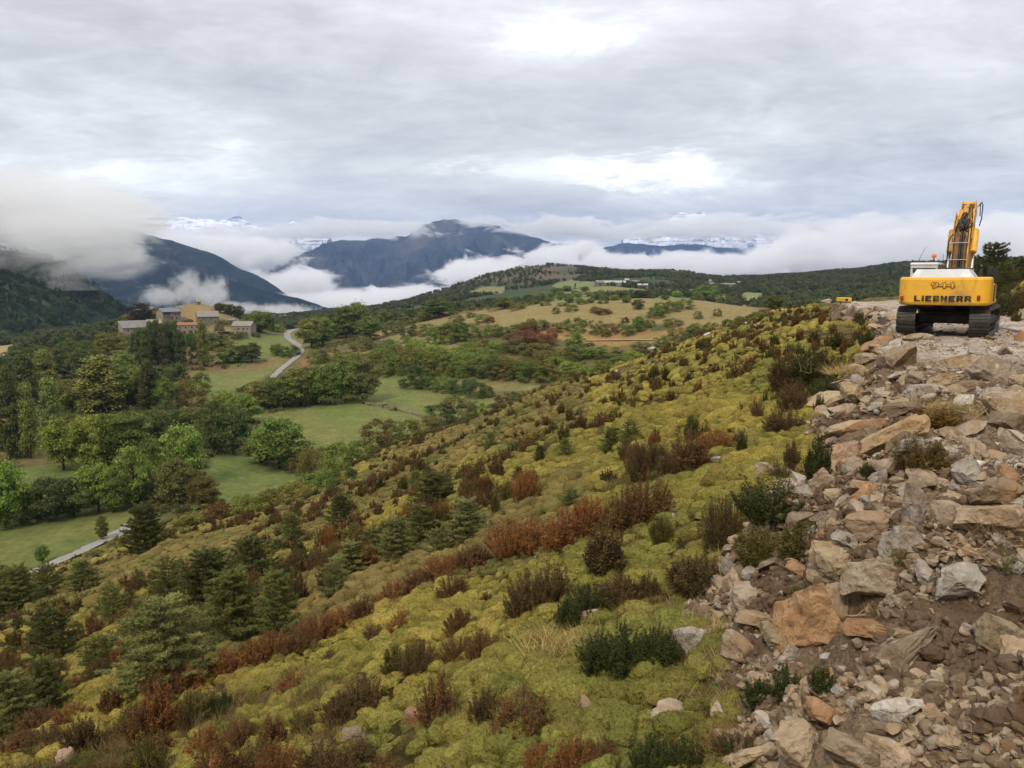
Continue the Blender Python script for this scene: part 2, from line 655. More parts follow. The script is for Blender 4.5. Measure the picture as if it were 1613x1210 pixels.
leafM = leaf_mat("leaves")
needleM = leaf_mat("needles", .3, .12)
boxM = leaf_mat("box_leaves", .4, .3, .55)
cushM = None
barkM = bark_mat()
rockM = rock_mat()


def cushion_mat(name="cushion_plant", ca=(.17, .165, .040), cb=(.31, .24, .055), cc=(.19, .125, .045)):
    m, t, b, out = mat(name)
    oi = t.node('ShaderNodeObjectInfo')
    g = t.node('ShaderNodeNewGeometry')
    p = g.outputs['Position']
    a = t.noise(p, .22, 4, .6)
    n2 = t.noise(p, 34, 3, .6)
    n3 = t.noise(p, 1.1, 4, .6)
    c = t.mix(t.mapr(a, .36, .64), ca, cb)
    c = t.mix(t.mapr(n3, .53, .68, 0, .65), c, cc)
    c = t.mix(t.mapr(n3, .42, .3, 0, .7), c, (.10, .125, .03))
    k = t.math('MULTIPLY', t.mapr(n2, .3, .7, .62, 1.3), t.mapr(oi.outputs['Random'], 0, 1, .72, 1.2))
    t.put(b.inputs['Base Color'], t.vmath('SCALE', c, k))
    b.inputs['Roughness'].default_value = .9
    b.inputs['Specular IOR Level'].default_value = .05
    bump(t, b, n2, 1.0, .05)
    return m


cushM = cushion_mat()
heathM = cushion_mat('heath_mat', (.115, .115, .036), (.225, .165, .055), (.16, .11, .045))


def plain(name, c, rough=.6, metal=0.0, var=.15, scale=6, bumpd=0.0, dirt=None, dirt_amt=.5, spec=.3):
    m, t, b, out = mat(name)
    tcn = t.node('ShaderNodeTexCoord')
    n = t.noise(tcn.outputs['Object'], scale, 6, .65, .3)
    cc = t.vmath('SCALE', c, t.mapr(n, .25, .75, 1 - var, 1 + var))
    if dirt:
        n2 = t.noise(tcn.outputs['Object'], scale * .37, 7, .72, .8)
        cc = t.mix(t.mapr(n2, .5, .68, 0, dirt_amt), cc, dirt)
    t.put(b.inputs['Base Color'], cc)
    b.inputs['Roughness'].default_value = rough
    b.inputs['Metallic'].default_value = metal
    b.inputs['Specular IOR Level'].default_value = spec
    if bumpd:
        bump(t, b, n, .7, bumpd)
    return m


# ------------------------------------------------------------------ ground
# field outlines: corners given as sight lines, turned into plan positions on the ground
def plan(pts, ymin=60, ymax=2600):
    return [(p[0], p[1]) for p in hits(pts, ymin, ymax, 700)]


FIELDS = [  # (outline, colour, how worn)
    ([(-40, 898), (75, 893), (150, 862), (212, 826), (220, 800), (130, 804), (50, 822), (-40, 838)], (.105, .125, .035)),
    ([(20, 800), (140, 775), (140, 735), (60, 730), (-40, 750), (-40, 800)], (.085, .125, .035)),
    ([(330, 720), (395, 715), (450, 735), (480, 755), (470, 780), (350, 800), (325, 780)], (.095, .135, .037)),
    ([(395, 655), (480, 640), (560, 636), (640, 650), (690, 662), (680, 690), (600, 715), (520, 712), (440, 690)], (.12, .145, .042)),
    ([(580, 580), (650, 582), (660, 600), (740, 612), (780, 625), (760, 650), (700, 662), (640, 650), (575, 634)], (.125, .145, .045)),
    ([(700, 590), (850, 602), (830, 618), (770, 615), (700, 597)], (.17, .15, .06)),
    ([(298, 590), (440, 566), (440, 575), (405, 600), (330, 628), (300, 622)], (.12, .145, .045)),
    ([(295, 585), (470, 560), (455, 568), (300, 592)], (.16, .10, .05)),
    ([(395, 528), (450, 524), (468, 545), (455, 562), (360, 580), (340, 570), (345, 545)], (.12, .145, .045)),
    ([(452, 600), (500, 560), (580, 548), (600, 560), (560, 572), (500, 590)], (.22, .12, .06)),
    ([(440, 520), (500, 517), (505, 545), (478, 552), (455, 545)], (.14, .14, .05)),
    ([(600, 545), (700, 552), (740, 545), (690, 525), (620, 525)], (.20, .16, .07)),
    ([(560, 530), (700, 500), (760, 490), (850, 490), (860, 500), (720, 515), (640, 530), (600, 540)], (.20, .155, .07)),
    ([(700, 500), (860, 478), (960, 474), (1100, 474), (1180, 478), (1230, 488), (1190, 510), (1100, 515), (1000, 512), (900, 505), (840, 520), (720, 512)], (.215, .165, .07)),
    ([(860, 535), (1060, 540), (1050, 520), (900, 512), (840, 520)], (.25, .15, .06)),
    ([(1050, 500), (1215, 487), (1190, 515), (1090, 520)], (.26, .15, .07)),
    ([(235, 515), (255, 490), (300, 478), (330, 480), (370, 500), (400, 515), (380, 528), (300, 524), (240, 524)], (.21, .15, .075)),
    ([(185, 520), (215, 506), (240, 510), (230, 530), (190, 535)], (.20, .145, .07)),
    ([(-60, 566), (10, 562), (32, 552), (20, 543), (-60, 545)], (.30, .22, .12)),
    ([(850, 478), (860, 466), (930, 462), (960, 474), (900, 480)], (.15, .18, .08)),
    ([(870, 462), (930, 452), (1020, 456), (1030, 462), (960, 466)], (.17, .17, .075)),
    ([(1020, 474), (1100, 474), (1090, 468), (1030, 466)], (.16, .18, .07)),
    ([(1030, 458), (1110, 462), (1105, 456), (1040, 453)], (.18, .19, .08)),
    ([(1165, 478), (1205, 478), (1200, 462), (1170, 461)], (.17, .19, .08)),
    ([(1100, 476), (1150, 476), (1150, 466), (1110, 464)], (.15, .17, .07)),
    ([(720, 466), (760, 452), (800, 452), (790, 462)], (.16, .16, .075)),
    ([(870, 448), (900, 440), (945, 445), (930, 452), (880, 456)], (.13, .17, .07)),
    ([(430, 497), (560, 480), (560, 486), (440, 503)], (.16, .19, .10)),
]


def build_ground():
    nth, nr = 1000, 760
    view = np.radians(np.linspace(-39, 39, 860))
    rest = np.radians(np.linspace(39, 321, nth - 860 + 2)[1:-1])
    th = np.concatenate([view, rest])
    nth = len(th)
    rr = np.exp(np.linspace(math.log(.5), math.log(4200), nr))
    TH, RR = np.meshgrid(th, rr)
    X, Yw = np.sin(TH) * RR, np.cos(TH) * RR
    Z, zn = heights(X, Yw, zones=True)
    V = np.stack([X, Yw, Z], -1).reshape(-1, 3)
    c = np.array([[0, 0, H(0, 0)]])
    V = np.concatenate([V, c])
    i = np.arange(nr - 1)[:, None] * nth
    j = np.arange(nth)[None]
    j2 = (j + 1) % nth
    F = np.stack([i + j, i + j2, i + nth + j2, i + nth + j], -1).reshape(-1, 4)[:, ::-1]
    ctr = len(V) - 1
    F2 = np.stack([np.full(nth, ctr), (np.arange(nth) + 1) % nth, np.arange(nth)], -1)[:, ::-1]
    # albedo of each zone
    x, y = X.ravel(), Yw.ravel()
    Y = zn['Y'].ravel()
    n = x.size
    wx = x + fbm(x / 12, y / 12, octv=3, seed=50) * np.clip(Y / 90, 0, 5)
    wy = y + fbm(x / 12, y / 12, octv=3, seed=60) * np.clip(Y / 90, 0, 5)
    rough_n = fbm(x / 25, y / 25, octv=4, seed=70)
    col = np.empty((n, 3))
    col[:] = (.085, .085, .03)                                    # rough valley scrub
    k = np.clip(rough_n * .6 + .4, 0, 1)[:, None]
    col = col * (1 - k) + np.array((.15, .105, .045)) * k
    far = sstep(650, 850, Y)[:, None]
    k2 = np.clip(fbm(x / 120, y / 120, octv=4, seed=75) * .8 + .5, 0, 1)[:, None]
    fc = np.array((.04, .06, .025)) * (1 - k2) + np.array((.06, .07, .032)) * k2
    col = col * (1 - far) + fc * far
    # stony heath on the far left shoulder of the wooded ridge
    brown = (sstep(1300, 1500, Y) * (zn['t'].ravel() < .1) * (zn['t'].ravel() > -.08))[:, None] * np.clip(fbm(x / 90, y / 90, octv=4, seed=76) + .6, 0, 1)[:, None]
    col = col * (1 - brown) + np.array((.11, .085, .06)) * brown
    for poly, cc in FIELDS:
        m = inpoly(wx, wy, plan(poly))
        patch = np.clip(.5 + .6 * fbm(x[m] / 18, y[m] / 18, octv=4, seed=80), 0, 1)[:, None]
        cc = np.array(cc)
        dry = np.array((.24, .19, .075))
        col[m] = cc * (1 - patch * .42) + dry * np.array((.8, .85, .8)) * patch * .42
    s = zn['slope'].ravel()[:, None]
    pn = np.clip(.5 + .9 * fbm(x / 7, y / 7, octv=4, seed=90), 0, 1)[:, None]
    # heath bands: rows of bare brown ground between cushions
    pm = np.clip(.45 + .9 * fbm(x / 30, y / 30, octv=3, seed=95), 0, 1)[:, None]
    sc = np.array((.17, .14, .035)) * (1 - pn) + np.array((.155, .10, .04)) * pn
    sc = sc * (1 - pm * .35) + np.array((.12, .115, .035)) * pm * .35
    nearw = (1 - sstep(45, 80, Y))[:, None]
    sc = sc * (1 - nearw * .45)                                    # darker ground under the near cushions
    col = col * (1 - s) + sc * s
    rb = zn['rub'].ravel()[:, None]
    rn = np.clip(.5 + .7 * fbm(x / 1.7, y / 1.7, octv=4, seed=99), 0, 1)[:, None]
    rc = np.array((.105, .070, .043)) * (1 - rn) + np.array((.20, .14, .09)) * rn
    fl = zn['flat'].ravel()[:, None] * sstep(15, 21, Y)[:, None]
    gc = np.array((.42, .36, .30)) * (1 - rn) + np.array((.30, .235, .18)) * rn
    rc = rc * (1 - fl) + gc * fl
    bk = zn['bank'].ravel()[:, None]
    up = np.clip(fbm(x / 3, y / 3, octv=3, seed=98) * 1.2 + .5, 0, 1)[:, None]
    bc = np.array((.17, .085, .05)) * (1 - up) + np.array((.17, .15, .035)) * up
    rc = rc * (1 - bk) + bc * bk
    col = col * (1 - rb) + rc * rb
    col = np.concatenate([col, [[.1, .07, .05]]])
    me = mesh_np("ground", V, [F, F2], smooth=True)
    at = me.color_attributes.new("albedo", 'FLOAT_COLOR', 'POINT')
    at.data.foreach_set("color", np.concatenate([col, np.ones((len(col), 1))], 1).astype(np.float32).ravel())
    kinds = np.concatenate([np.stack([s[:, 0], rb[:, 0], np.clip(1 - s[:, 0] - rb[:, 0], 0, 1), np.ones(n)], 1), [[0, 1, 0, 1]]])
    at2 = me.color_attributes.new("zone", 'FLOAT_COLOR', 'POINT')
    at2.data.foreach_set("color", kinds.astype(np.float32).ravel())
    m, t, b, out = mat("ground_cover_and_soil")
    a = t.node('ShaderNodeAttribute', attribute_name="albedo")
    z = t.node('ShaderNodeAttribute', attribute_name="zone")
    sp = t.node('ShaderNodeSeparateColor')
    t.put(sp.inputs[0], z.outputs['Color'])
    g = t.node('ShaderNodeNewGeometry')
    p = g.outputs['Position']
    st = t.node('ShaderNodeMapping')
    t.put(st.inputs[0], p)
    st.inputs['Rotation'].default_value = (0, 0, .35)
    st.inputs['Scale'].default_value = (.75, 1.25, 1)
    vor = t.node('ShaderNodeTexVoronoi')
    t.put(vor.inputs['Vector'], st.outputs[0])
    vor.inputs['Scale'].default_value = 1.7
    big = t.noise(p, .55, 5, .65)
    fineN = t.noise(p, 7.0, 5, .7)
    gr = t.noise(p, 38.0, 4, .7)
    mid = t.noise(p, .16, 6, .62)
    # cushions of the hillside: bright domes with dark joints
    dome = t.mapr(vor.outputs['Distance'], .0, .62, 1.0, .0)
    ck = t.math('MULTIPLY', t.mapr(dome, .02, .35, .42, 1.18), t.mapr(fineN, .3, .7, .8, 1.2))
    fk = t.math('MULTIPLY', t.mapr(fineN, .25, .75, .72, 1.28), t.mapr(mid, .3, .7, .85, 1.15))
    fk = t.math('MULTIPLY', fk, t.mapr(big, .3, .7, .74, 1.24))
    rk = t.math('MULTIPLY', t.mapr(gr, .3, .7, .55, 1.4), t.mapr(fineN, .3, .7, .7, 1.3))
    k = t.math('ADD', t.math('MULTIPLY', ck, sp.outputs[0]), t.math('MULTIPLY', fk, sp.outputs[2]))
    k = t.math('ADD', k, t.math('MULTIPLY', rk, sp.outputs[1]))
    c = t.vmath('SCALE', a.outputs['Color'], k)
    # heath and dead tufts between cushions
    hk = t.math('MULTIPLY', t.mapr(big, .52, .66), sp.outputs[0])
    c = t.mix(t.math('MULTIPLY', hk, .75), c, (.085, .055, .025))
    t.put(b.inputs['Base Color'], c)
    b.inputs['Roughness'].default_value = .95
    b.inputs['Specular IOR Level'].default_value = .08
    hgt = t.math('MULTIPLY', dome, t.math('MULTIPLY', sp.outputs[0], .9))
    hgt = t.math('ADD', hgt, t.math('MULTIPLY', fineN, .35))
    hgt = t.math('ADD', hgt, t.math('MULTIPLY', gr, .10))
    bump(t, b, hgt, .9, .25)
    me.materials.append(m)
    o = link("ground", me)
    tag(o, "hillside, valley and far hills of heath, meadow and earth", kind="structure")


build_ground()


def road_strip(name, pix, width, color_mat, lift=.12, ymin=60, label=None):
    pts = hits(pix, ymin, 2600, 900)
    pts = [np.array(p) for p in pts]
    # smooth and densify in plan
    dense = []
    n = len(pts)
    for i in range(n - 1):
        p0, p1, p2, p3 = pts[max(i - 1, 0)], pts[i], pts[i + 1], pts[min(i + 2, n - 1)]
        for k in range(14):
            t = k / 14
            dense.append(.5 * ((2 * p1) + (-p0 + p2) * t + (2 * p0 - 5 * p1 + 4 * p2 - p3) * t * t + (-p0 + 3 * p1 - 3 * p2 + p3) * t ** 3))
    dense.append(pts[-1])
    dense = np.array(dense)
    d = np.gradient(dense[:, :2], axis=0)
    d /= np.linalg.norm(d, axis=1)[:, None] + 1e-9
    nrm = np.stack([-d[:, 1], d[:, 0]], 1)
    V, F = [], []
    cols = np.linspace(-.5, .5, 5)
    wv = width if hasattr(width, '__len__') else [width, width]
    wid = np.interp(np.linspace(0, 1, len(dense)), np.linspace(0, 1, len(wv)), wv)
    hc = heights(dense[:, 0], dense[:, 1])
    for i in range(len(dense)):
        for c in cols:
            q = dense[i, :2] + nrm[i] * c * wid[i]
            q = q + nrm[i] * (.10 * wid[i] * float(vnoise(i * .35, c * 3.0, None, 5))) * (abs(c) > .4)
            V.append((q[0], q[1], 0))
    V = np.array(V)
    hh = heights(V[:, 0], V[:, 1])
    V[:, 2] = np.maximum(hh, np.repeat(hc, len(cols)) - .1) + lift
    nc = len(cols)
    for i in range(len(dense) - 1):
        for c in range(nc - 1):
            a = i * nc + c
            F.append((a, a + 1, a + nc + 1, a + nc))
    me = mesh_np(name, V, np.array(F), [color_mat], smooth=True)
    o = link(name, me)
    tag(o, label or "pale road winding through the valley fields", kind="structure")
    return o


roadM = plain("worn_asphalt", (.24, .225, .205), .9, var=.12, scale=.6, dirt=(.16, .13, .09), dirt_amt=.3)
trackM = plain("dirt_track", (.26, .19, .11), .95, var=.15, scale=.5)
road_strip("valley_road", [(60, 903), (80, 893), (110, 880), (150, 862), (180, 846), (205, 832), (218, 822)], 4.4, roadM, .25, label="grey valley road beside the lower field")
road_strip("village_road", [(425, 600), (440, 585), (455, 573), (468, 562), (474, 553), (470, 545), (460, 538), (453, 531), (455, 524), (468, 519), (480, 518)], [4.2, 4.4, 4.6, 5, 6], roadM, .35, label="pale lane winding up to the hamlet")
road_strip("field_track", [(922, 537), (960, 536.5), (1000, 536), (1040, 537)], 2.6, trackM, .3, label="ochre track across the brown terraces")


# ------------------------------------------------------------------ distant mountains
def ridge_mat(name, lo, hi, bare, sc, snow=None, bare_t=(.5, .62)):
    m, t, b, out = mat(name)
    g = t.node('ShaderNodeNewGeometry')
    p = t.vmath('SCALE', g.outputs['Position'], sc)
    n1 = t.noise(p, 1.0, 8, .65, .4)
    n2 = t.noise(p, 9.0, 5, .7)
    c = t.mix(t.mapr(n1, .35, .65), lo, hi)
    c = t.mix(t.mapr(n1, bare_t[0], bare_t[1], 0, .8), c, bare)
    c = t.vmath('SCALE', c, t.mapr(n2, .3, .7, .6, 1.4))
    if snow:
        sp = t.node('ShaderNodeSeparateXYZ')
        t.put(sp.inputs[0], g.outputs['Position'])
        st = t.node('ShaderNodeMapping')
        t.put(st.inputs[0], p)
        st.inputs['Scale'].default_value = (.6, .6, 7.0)
        st.inputs['Rotation'].default_value = (0, .12, 0)
        n3 = t.noise(st.outputs[0], 2.2, 6, .65, .3)
        sn = t.sub = t.math('MULTIPLY', t.mapr(sp.outputs[2], snow[0], snow[1]), t.mapr(n3, .40, .50))
        c = t.mix(sn, c, (.82, .84, .88))
    t.put(b.inputs['Base Color'], c)
    b.inputs['Roughness'].default_value = 1.0
    b.inputs['Specular IOR Level'].default_value = 0
    return m


def mountain(name, label, prof, Yr, front, zb, amp, m, seed, back=None, nx=520, ns=220, fq=1.0):
    """ridge crest along sight lines prof at distance Yr; the near flank comes down over `front` metres to zb"""
    us = np.array([p[0] for p in prof], float)
    vs = np.array([p[1] for p in prof], float)
    uu = np.linspace(us[0], us[-1], nx)
    vv = np.interp(uu, us, vs)
    tt = (uu - CX) / FPX * 1.0
    w0 = np.array([P(a, b, 1.0) for a, b in zip(uu, vv)])
    back = back or front * .6
    s = np.concatenate([np.linspace(-1, 0, ns // 4, endpoint=False), np.linspace(0, 1, ns)])
    Yc = np.where(s < 0, Yr - s * back, Yr - s * front)
    T, SS = np.meshgrid(w0[:, 0], s)
    YY = np.repeat(Yc[:, None], nx, 1)
    X = T * Yr * (1 + (YY / Yr - 1) * .55)      # flanks spread less than the sight lines do
    zr = np.repeat((w0[:, 2] * Yr)[None], len(s), 0)
    prof_s = np.where(SS < 0, 1 - np.abs(SS) ** 1.2, (1 - SS) ** 1.15)
    Z = zb + (zr - zb) * prof_s
    L = front / 3.2 / fq
    rn = 1 - np.abs(fbm((X + 300 * fbm(X / L, YY / L, octv=2, seed=seed + 7) * L / 1500) / L, YY / (L * 2.0), octv=6, seed=seed))
    w_ = np.clip(np.abs(SS) * 3.0, 0.0, 1) * np.clip((1.05 - np.abs(SS)) * 3, 0, 1)
    Z = Z + (rn - .75) * amp * w_ * 1.0 + (np.abs(fbm(X / (L * .22), YY / (L * .5), octv=5, seed=seed + 3)) - .3) * amp * -.22 * (.25 + w_)
    V = np.stack([X, YY, Z], -1).reshape(-1, 3)
    n = len(s)
    i = np.arange(n - 1)[:, None] * nx
    j = np.arange(nx - 1)[None]
    F = np.stack([i + j, i + j + 1, i + nx + j + 1, i + nx + j], -1).reshape(-1, 4)
    me = mesh_np(name, V, F, [m], smooth=True)
    o = link(name, me)
    tag(o, label, kind="structure")
    return X, YY, Z


forest_m = ridge_mat("wooded_ridge", (.03, .045, .02), (.05, .06, .028), (.09, .072, .045), 1 / 260, bare_t=(.54, .68))
blue_m = ridge_mat("far_mountain", (.012, .022, .032), (.028, .040, .046), (.06, .058, .06), 1 / 700, bare_t=(.56, .7))  # blue of the hazy air in between is put into the slope colour
big_m = ridge_mat("big_mountain", (.022, .036, .052), (.045, .058, .07), (.10, .095, .09), 1 / 1300, bare_t=(.54, .68))  # base colour carries part of the blue distance haze
snow_m = ridge_mat("snowy_range", (.10, .11, .13), (.16, .17, .19), (.22, .22, .24), 1 / 900, snow=(350, 900))

LEFT_HILL = mountain("wooded_ridge", "dark wooded ridge at the left with cloud on its top",
         [(-900, 300), (-400, 350), (-120, 385), (0, 392), (60, 398), (110, 420), (150, 452), (185, 478), (215, 500), (250, 520), (330, 545)], 1500, 820, -95, 60, forest_m, 100)
mountain("blue_mountain", "dark blue mountain shoulder falling to the right",
         [(-500, 300), (0, 350), (150, 355), (207, 359), (240, 370), (300, 388), (340, 402), (380, 422), (420, 442), (450, 462), (490, 482), (540, 500)], 4600, 2300, -330, 190, blue_m, 130)
mountain("lower_mountain_spur", "lower blue spur reaching down to the valley mouth",
         [(60, 440), (180, 448), (240, 440), (330, 430), (380, 447), (430, 462), (470, 470), (500, 480), (560, 500)], 3300, 1300, -290, 90, blue_m, 150)
mountain("broad_mountain", "broad blue mountain behind the valley cloud",
         [(380, 470), (445, 414), (480, 398), (510, 384), (545, 377), (600, 376), (640, 372), (655, 362), (668, 352), (682, 347), (712, 346), (745, 350), (775, 354), (800, 362), (840, 374), (880, 382), (930, 392), (985, 405), (1040, 425)], 9000, 3600, -420, 520, big_m, 170)
mountain("distant_mountain_strip", "thin strip of far blue mountains under the cloud",
         [(900, 402), (960, 388), (985, 383), (1040, 387), (1100, 385), (1160, 391), (1210, 393), (1280, 397), (1330, 405)], 13000, 4000, -500, 500, blue_m, 190)
mountain("snowy_range", "snowy mountain range far beyond the clouds",
         [(100, 345), (150, 330), (180, 332), (205, 337), (235, 337), (270, 343), (300, 343), (330, 346), (345, 348), (360, 341), (375, 337), (385, 346), (400, 356), (440, 362), (455, 352), (462, 347), (475, 358), (520, 372)], 17000, 6000, -400, 900, snow_m, 210, fq=1.6)
mountain("far_snowy_peaks", "two faint snowy tops low over the cloud sea",
         [(980, 372), (1040, 352), (1062, 340), (1075, 334), (1090, 338), (1105, 333), (1120, 340), (1150, 350), (1220, 375)], 19000, 5000, -400, 700, snow_m, 230, fq=1.6, nx=300)


# ------------------------------------------------------------------ air and low cloud
def volume_mat(name, build):
    m = bpy.data.materials.new(name)
    m.use_nodes = True
    m.node_tree.nodes.clear()
    t = NT(m.node_tree)
    out = t.node('ShaderNodeOutputMaterial')
    v = t.node('ShaderNodeVolumePrincipled')
    t.l.new(v.outputs[0], out.inputs['Volume'])
    build(t, v)
    return m


def hz(t, v):
    v.inputs['Color'].default_value = (.38, .56, 1.0, 1)
    v.inputs['Density'].default_value = 3.6e-5
    v.inputs['Anisotropy'].default_value = .1


hb = MB().box((0, 9500, 180), (42000, 24000, 2900))
hazeo = hb.build("haze", volume_mat("haze", hz))
tag(hazeo, "thin bluish air over the valley", kind="stuff")


def cloud(name, label, blobs, nscale, dens, edge=.45, step=1.0, stretch=(1, .3, 1.6), col=(.97, .975, .985)):
    """blobs: (u, v, distance, half width px, half height px, half depth m)"""
    B = []
    for (u, v, Y, ru, rv, rd) in blobs:
        c = P(u, v, Y)
        B.append((c, (ru / FPX * Y, rd, rv / FPX * Y)))
    lo = np.min([c - np.array(r) * 1.15 for c, r in B], 0)
    hi = np.max([c + np.array(r) * 1.15 for c, r in B], 0)

    def bld(t, v):
        g = t.node('ShaderNodeNewGeometry')
        p = g.outputs['Position']
        f = None
        for c, r in B:
            q = t.vmath('SUBTRACT', p, tuple(c))
            q = t.vmath('MULTIPLY', q, tuple(1 / x for x in r))
            ln = t.vmath('LENGTH', q, out=1)
            a = t.math('SUBTRACT', 1.0, ln)
            f = a if f is None else t.math('SMOOTH_MAX', f, a, .15)
        ps = t.vmath('MULTIPLY', p, tuple(nscale * k for k in stretch))
        n = t.noise(ps, 2.4, 8, .66, .6)
        n = t.math('MULTIPLY', t.math('SUBTRACT', n, .5), 6.5)
        h = t.math('ADD', t.math('MULTIPLY', f, 1.0), t.math('MULTIPLY', n, edge))
        d = t.mapr(h, .0, .28, 0, dens * 1.7, False)
        t.put(v.inputs['Density'], d)
        v.inputs['Color'].default_value = (*col, 1)
        v.inputs['Anisotropy'].default_value = .0

    m = volume_mat(name, bld)
    m.cycles.volume_step_rate = step
    o = MB().box((lo + hi) / 2, hi - lo).build(name, m)
    tag(o, label, kind="stuff")
    return o


cloud("ridge_cloud", "grey cloud bank draped over the wooded ridge",
      [(30, 330, 1500, 190, 62, 300), (-90, 330, 1500, 230, 80, 350), (120, 370, 1450, 95, 48, 230), (165, 415, 1450, 55, 36, 150), (185, 350, 1500, 40, 40, 150)], 1 / 230, .0042, .62, .34)
cloud("valley_cloud", "white cloud filling the valley below the broad mountain",
      [(385, 402, 6300, 75, 24, 900), (310, 386, 6700, 140, 17, 700), (465, 452, 5600, 60, 24, 800), (560, 474, 5200, 110, 15, 900), (660, 463, 5200, 100, 13, 800), (770, 432, 5600, 80, 20, 700),
       (500, 478, 4600, 120, 12, 500), (230, 374, 7600, 180, 15, 700), (850, 410, 6500, 90, 14, 600)], 1 / 600, .0033, .58, .35)
cloud("hill_cloud", "white cloud rolling behind the low wooded hills",
      [(980, 414, 6000, 130, 17, 700), (1120, 417, 5600, 160, 17, 800), (1290, 411, 5400, 190, 21, 800), (1500, 390, 5400, 240, 40, 900), (1750, 385, 5400, 200, 50, 900), (905, 398, 6400, 60, 16, 500)], 1 / 560, .0030, .62, .35)
cloud("summit_cloud", "pale cloud lying along the top of the broad mountain",
      [(585, 361, 7800, 115, 11, 600), (500, 362, 8200, 90, 12, 500), (880, 356, 8000, 90, 13, 600), (980, 368, 8000, 110, 9, 600), (1120, 360, 8200, 170, 19, 600), (1330, 362, 8200, 150, 18, 600), (765, 351, 8000, 60, 7, 400), (430, 368, 9000, 110, 13, 500)], 1 / 700, .0019, .6, .35, (1, .3, 2.6))
cloud("mist_wisps", "thin wisps of mist rising in front of the blue slope",
      [(300, 455, 2300, 26, 26, 90), (335, 462, 2300, 22, 24, 90), (250, 468, 2200, 26, 16, 90), (205, 400, 2400, 20, 18, 90), (440, 490, 2400, 60, 12, 120), (370, 484, 2300, 50, 9, 90), (225, 500, 1900, 40, 16, 90)], 1 / 110, .0045, .5, .5, (1.6, .4, .9))


# ------------------------------------------------------------------ plant shapes
def leaves(C, size, up=0.0, asp=.6, rng=RNG, out=None, outw=.8):
    """one small folded leaf quad at every centre C; they lean outwards along out"""
    n = len(C)
    N = rng.normal(size=(n, 3))
    if out is not None:
        N = N * (1 - outw * .5) + out * outw * 1.4
    N[:, 2] += up
    N /= np.linalg.norm(N, axis=1)[:, None] + 1e-9
    A = np.cross(N, rng.normal(size=(n, 3)))
    A /= np.linalg.norm(A, axis=1)[:, None] + 1e-9
    B = np.cross(N, A)
    s = (size * rng.uniform(.6, 1.35, n))[:, None]
    A = A * s
    B = B * s * asp
    V = np.stack([C - A, C - B, C + A, C + B], 1).reshape(-1, 3)
    F = np.arange(4 * n).reshape(-1, 4)
    return V, F


def spikes(C, D, ln, wd, rng=RNG):
    """thin blades from C along direction D"""
    n = len(C)
    D = D / (np.linalg.norm(D, axis=1)[:, None] + 1e-9)
    A = np.cross(D, rng.normal(size=(n, 3)))
    A /= np.linalg.norm(A, axis=1)[:, None] + 1e-9
    l = (ln * rng.uniform(.6, 1.3, n))[:, None]
    V = np.stack([C - A * wd, C + A * wd, C + D * l], 1).reshape(-1, 3)
    return V, np.arange(3 * n).reshape(-1, 3)


def merge(parts):
    V, F, b = [], {}, 0
    for v, f in parts:
        V.append(v)
        F.setdefault(f.shape[1], []).append(f + b)
        b += len(v)
    return np.concatenate(V), [np.concatenate(a) for a in F.values()]


def crown_round(name, seed, n_cl=46, per=150, h0=.22, wid=.40, leaf=.017, shape='round', material=None):
    """crown of leaf clumps, unit height, base of the stem at 0"""
    rng = np.random.default_rng(seed)
    parts = []
    Cc, R = [], []
    for i in range(n_cl):
        for _ in range(50):
            d = rng.normal(size=3)
            d /= np.linalg.norm(d)
            rad = rng.uniform(.35, 1.0) ** .6
            if shape == 'round':
                c = np.array([d[0] * wid * rad * .80, d[1] * wid * rad * .80, (h0 + 1) / 2 + d[2] * (1 - h0) / 2 * rad * .84])
                r = rng.uniform(.085, .15)
            elif shape == 'column':
                z = rng.uniform(.10, .97)
                w_ = wid * (.35 + .65 * math.sin(math.pi * min(1, (z * .80 + .16)))) * (1 - .35 * z)
                a = rng.uniform(0, 2 * math.pi)
                c = np.array([math.cos(a) * w_ * rad, math.sin(a) * w_ * rad, z * .95])
                r = rng.uniform(.05, .085)
            else:                                    # low spreading
                a = rng.uniform(0, 2 * math.pi)
                z = rng.uniform(.03, .92)
                w_ = wid * math.sqrt(max(.05, 1 - ((z - .35) / .62) ** 2))
                c = np.array([math.cos(a) * w_ * rad, math.sin(a) * w_ * rad, z * .9])
                r = rng.uniform(.10, .17)
            break
        Cc.append(c)
        R.append(r)
    Cc, R = np.array(Cc), np.array(R)
    for c, r in zip(Cc, R):
        d = rng.normal(size=(per, 3))
        d /= np.linalg.norm(d, axis=1)[:, None]
        d[:, 2] = np.abs(d[:, 2]) * .9 - .25
        rr = r * rng.uniform(.55, 1.12, per)[:, None] * (1 + .25 * vnoise(d[:, 0] * 3 + c[0] * 30, d[:, 1] * 3, d[:, 2] * 3)[:, None])
        q = c + d * rr * np.array([1, 1, .85 if shape != 'column' else 1.5])
        parts.append(leaves(q, leaf, .25, .62, rng, d, .7))
    # twigs reaching beyond the outline
    k = n_cl * 22
    i = rng.integers(0, n_cl, k)
    d = rng.normal(size=(k, 3))
    d /= np.linalg.norm(d, axis=1)[:, None]
    q = Cc[i] + d * R[i][:, None] * rng.uniform(1.0, 1.4, k)[:, None]
    q[:, 2] = np.maximum(q[:, 2], .03)
    parts.append(leaves(q, leaf * .9, .2, .6, rng))
    V, F = merge(parts)
    return mesh_np(name, V, F, [material or leafM])


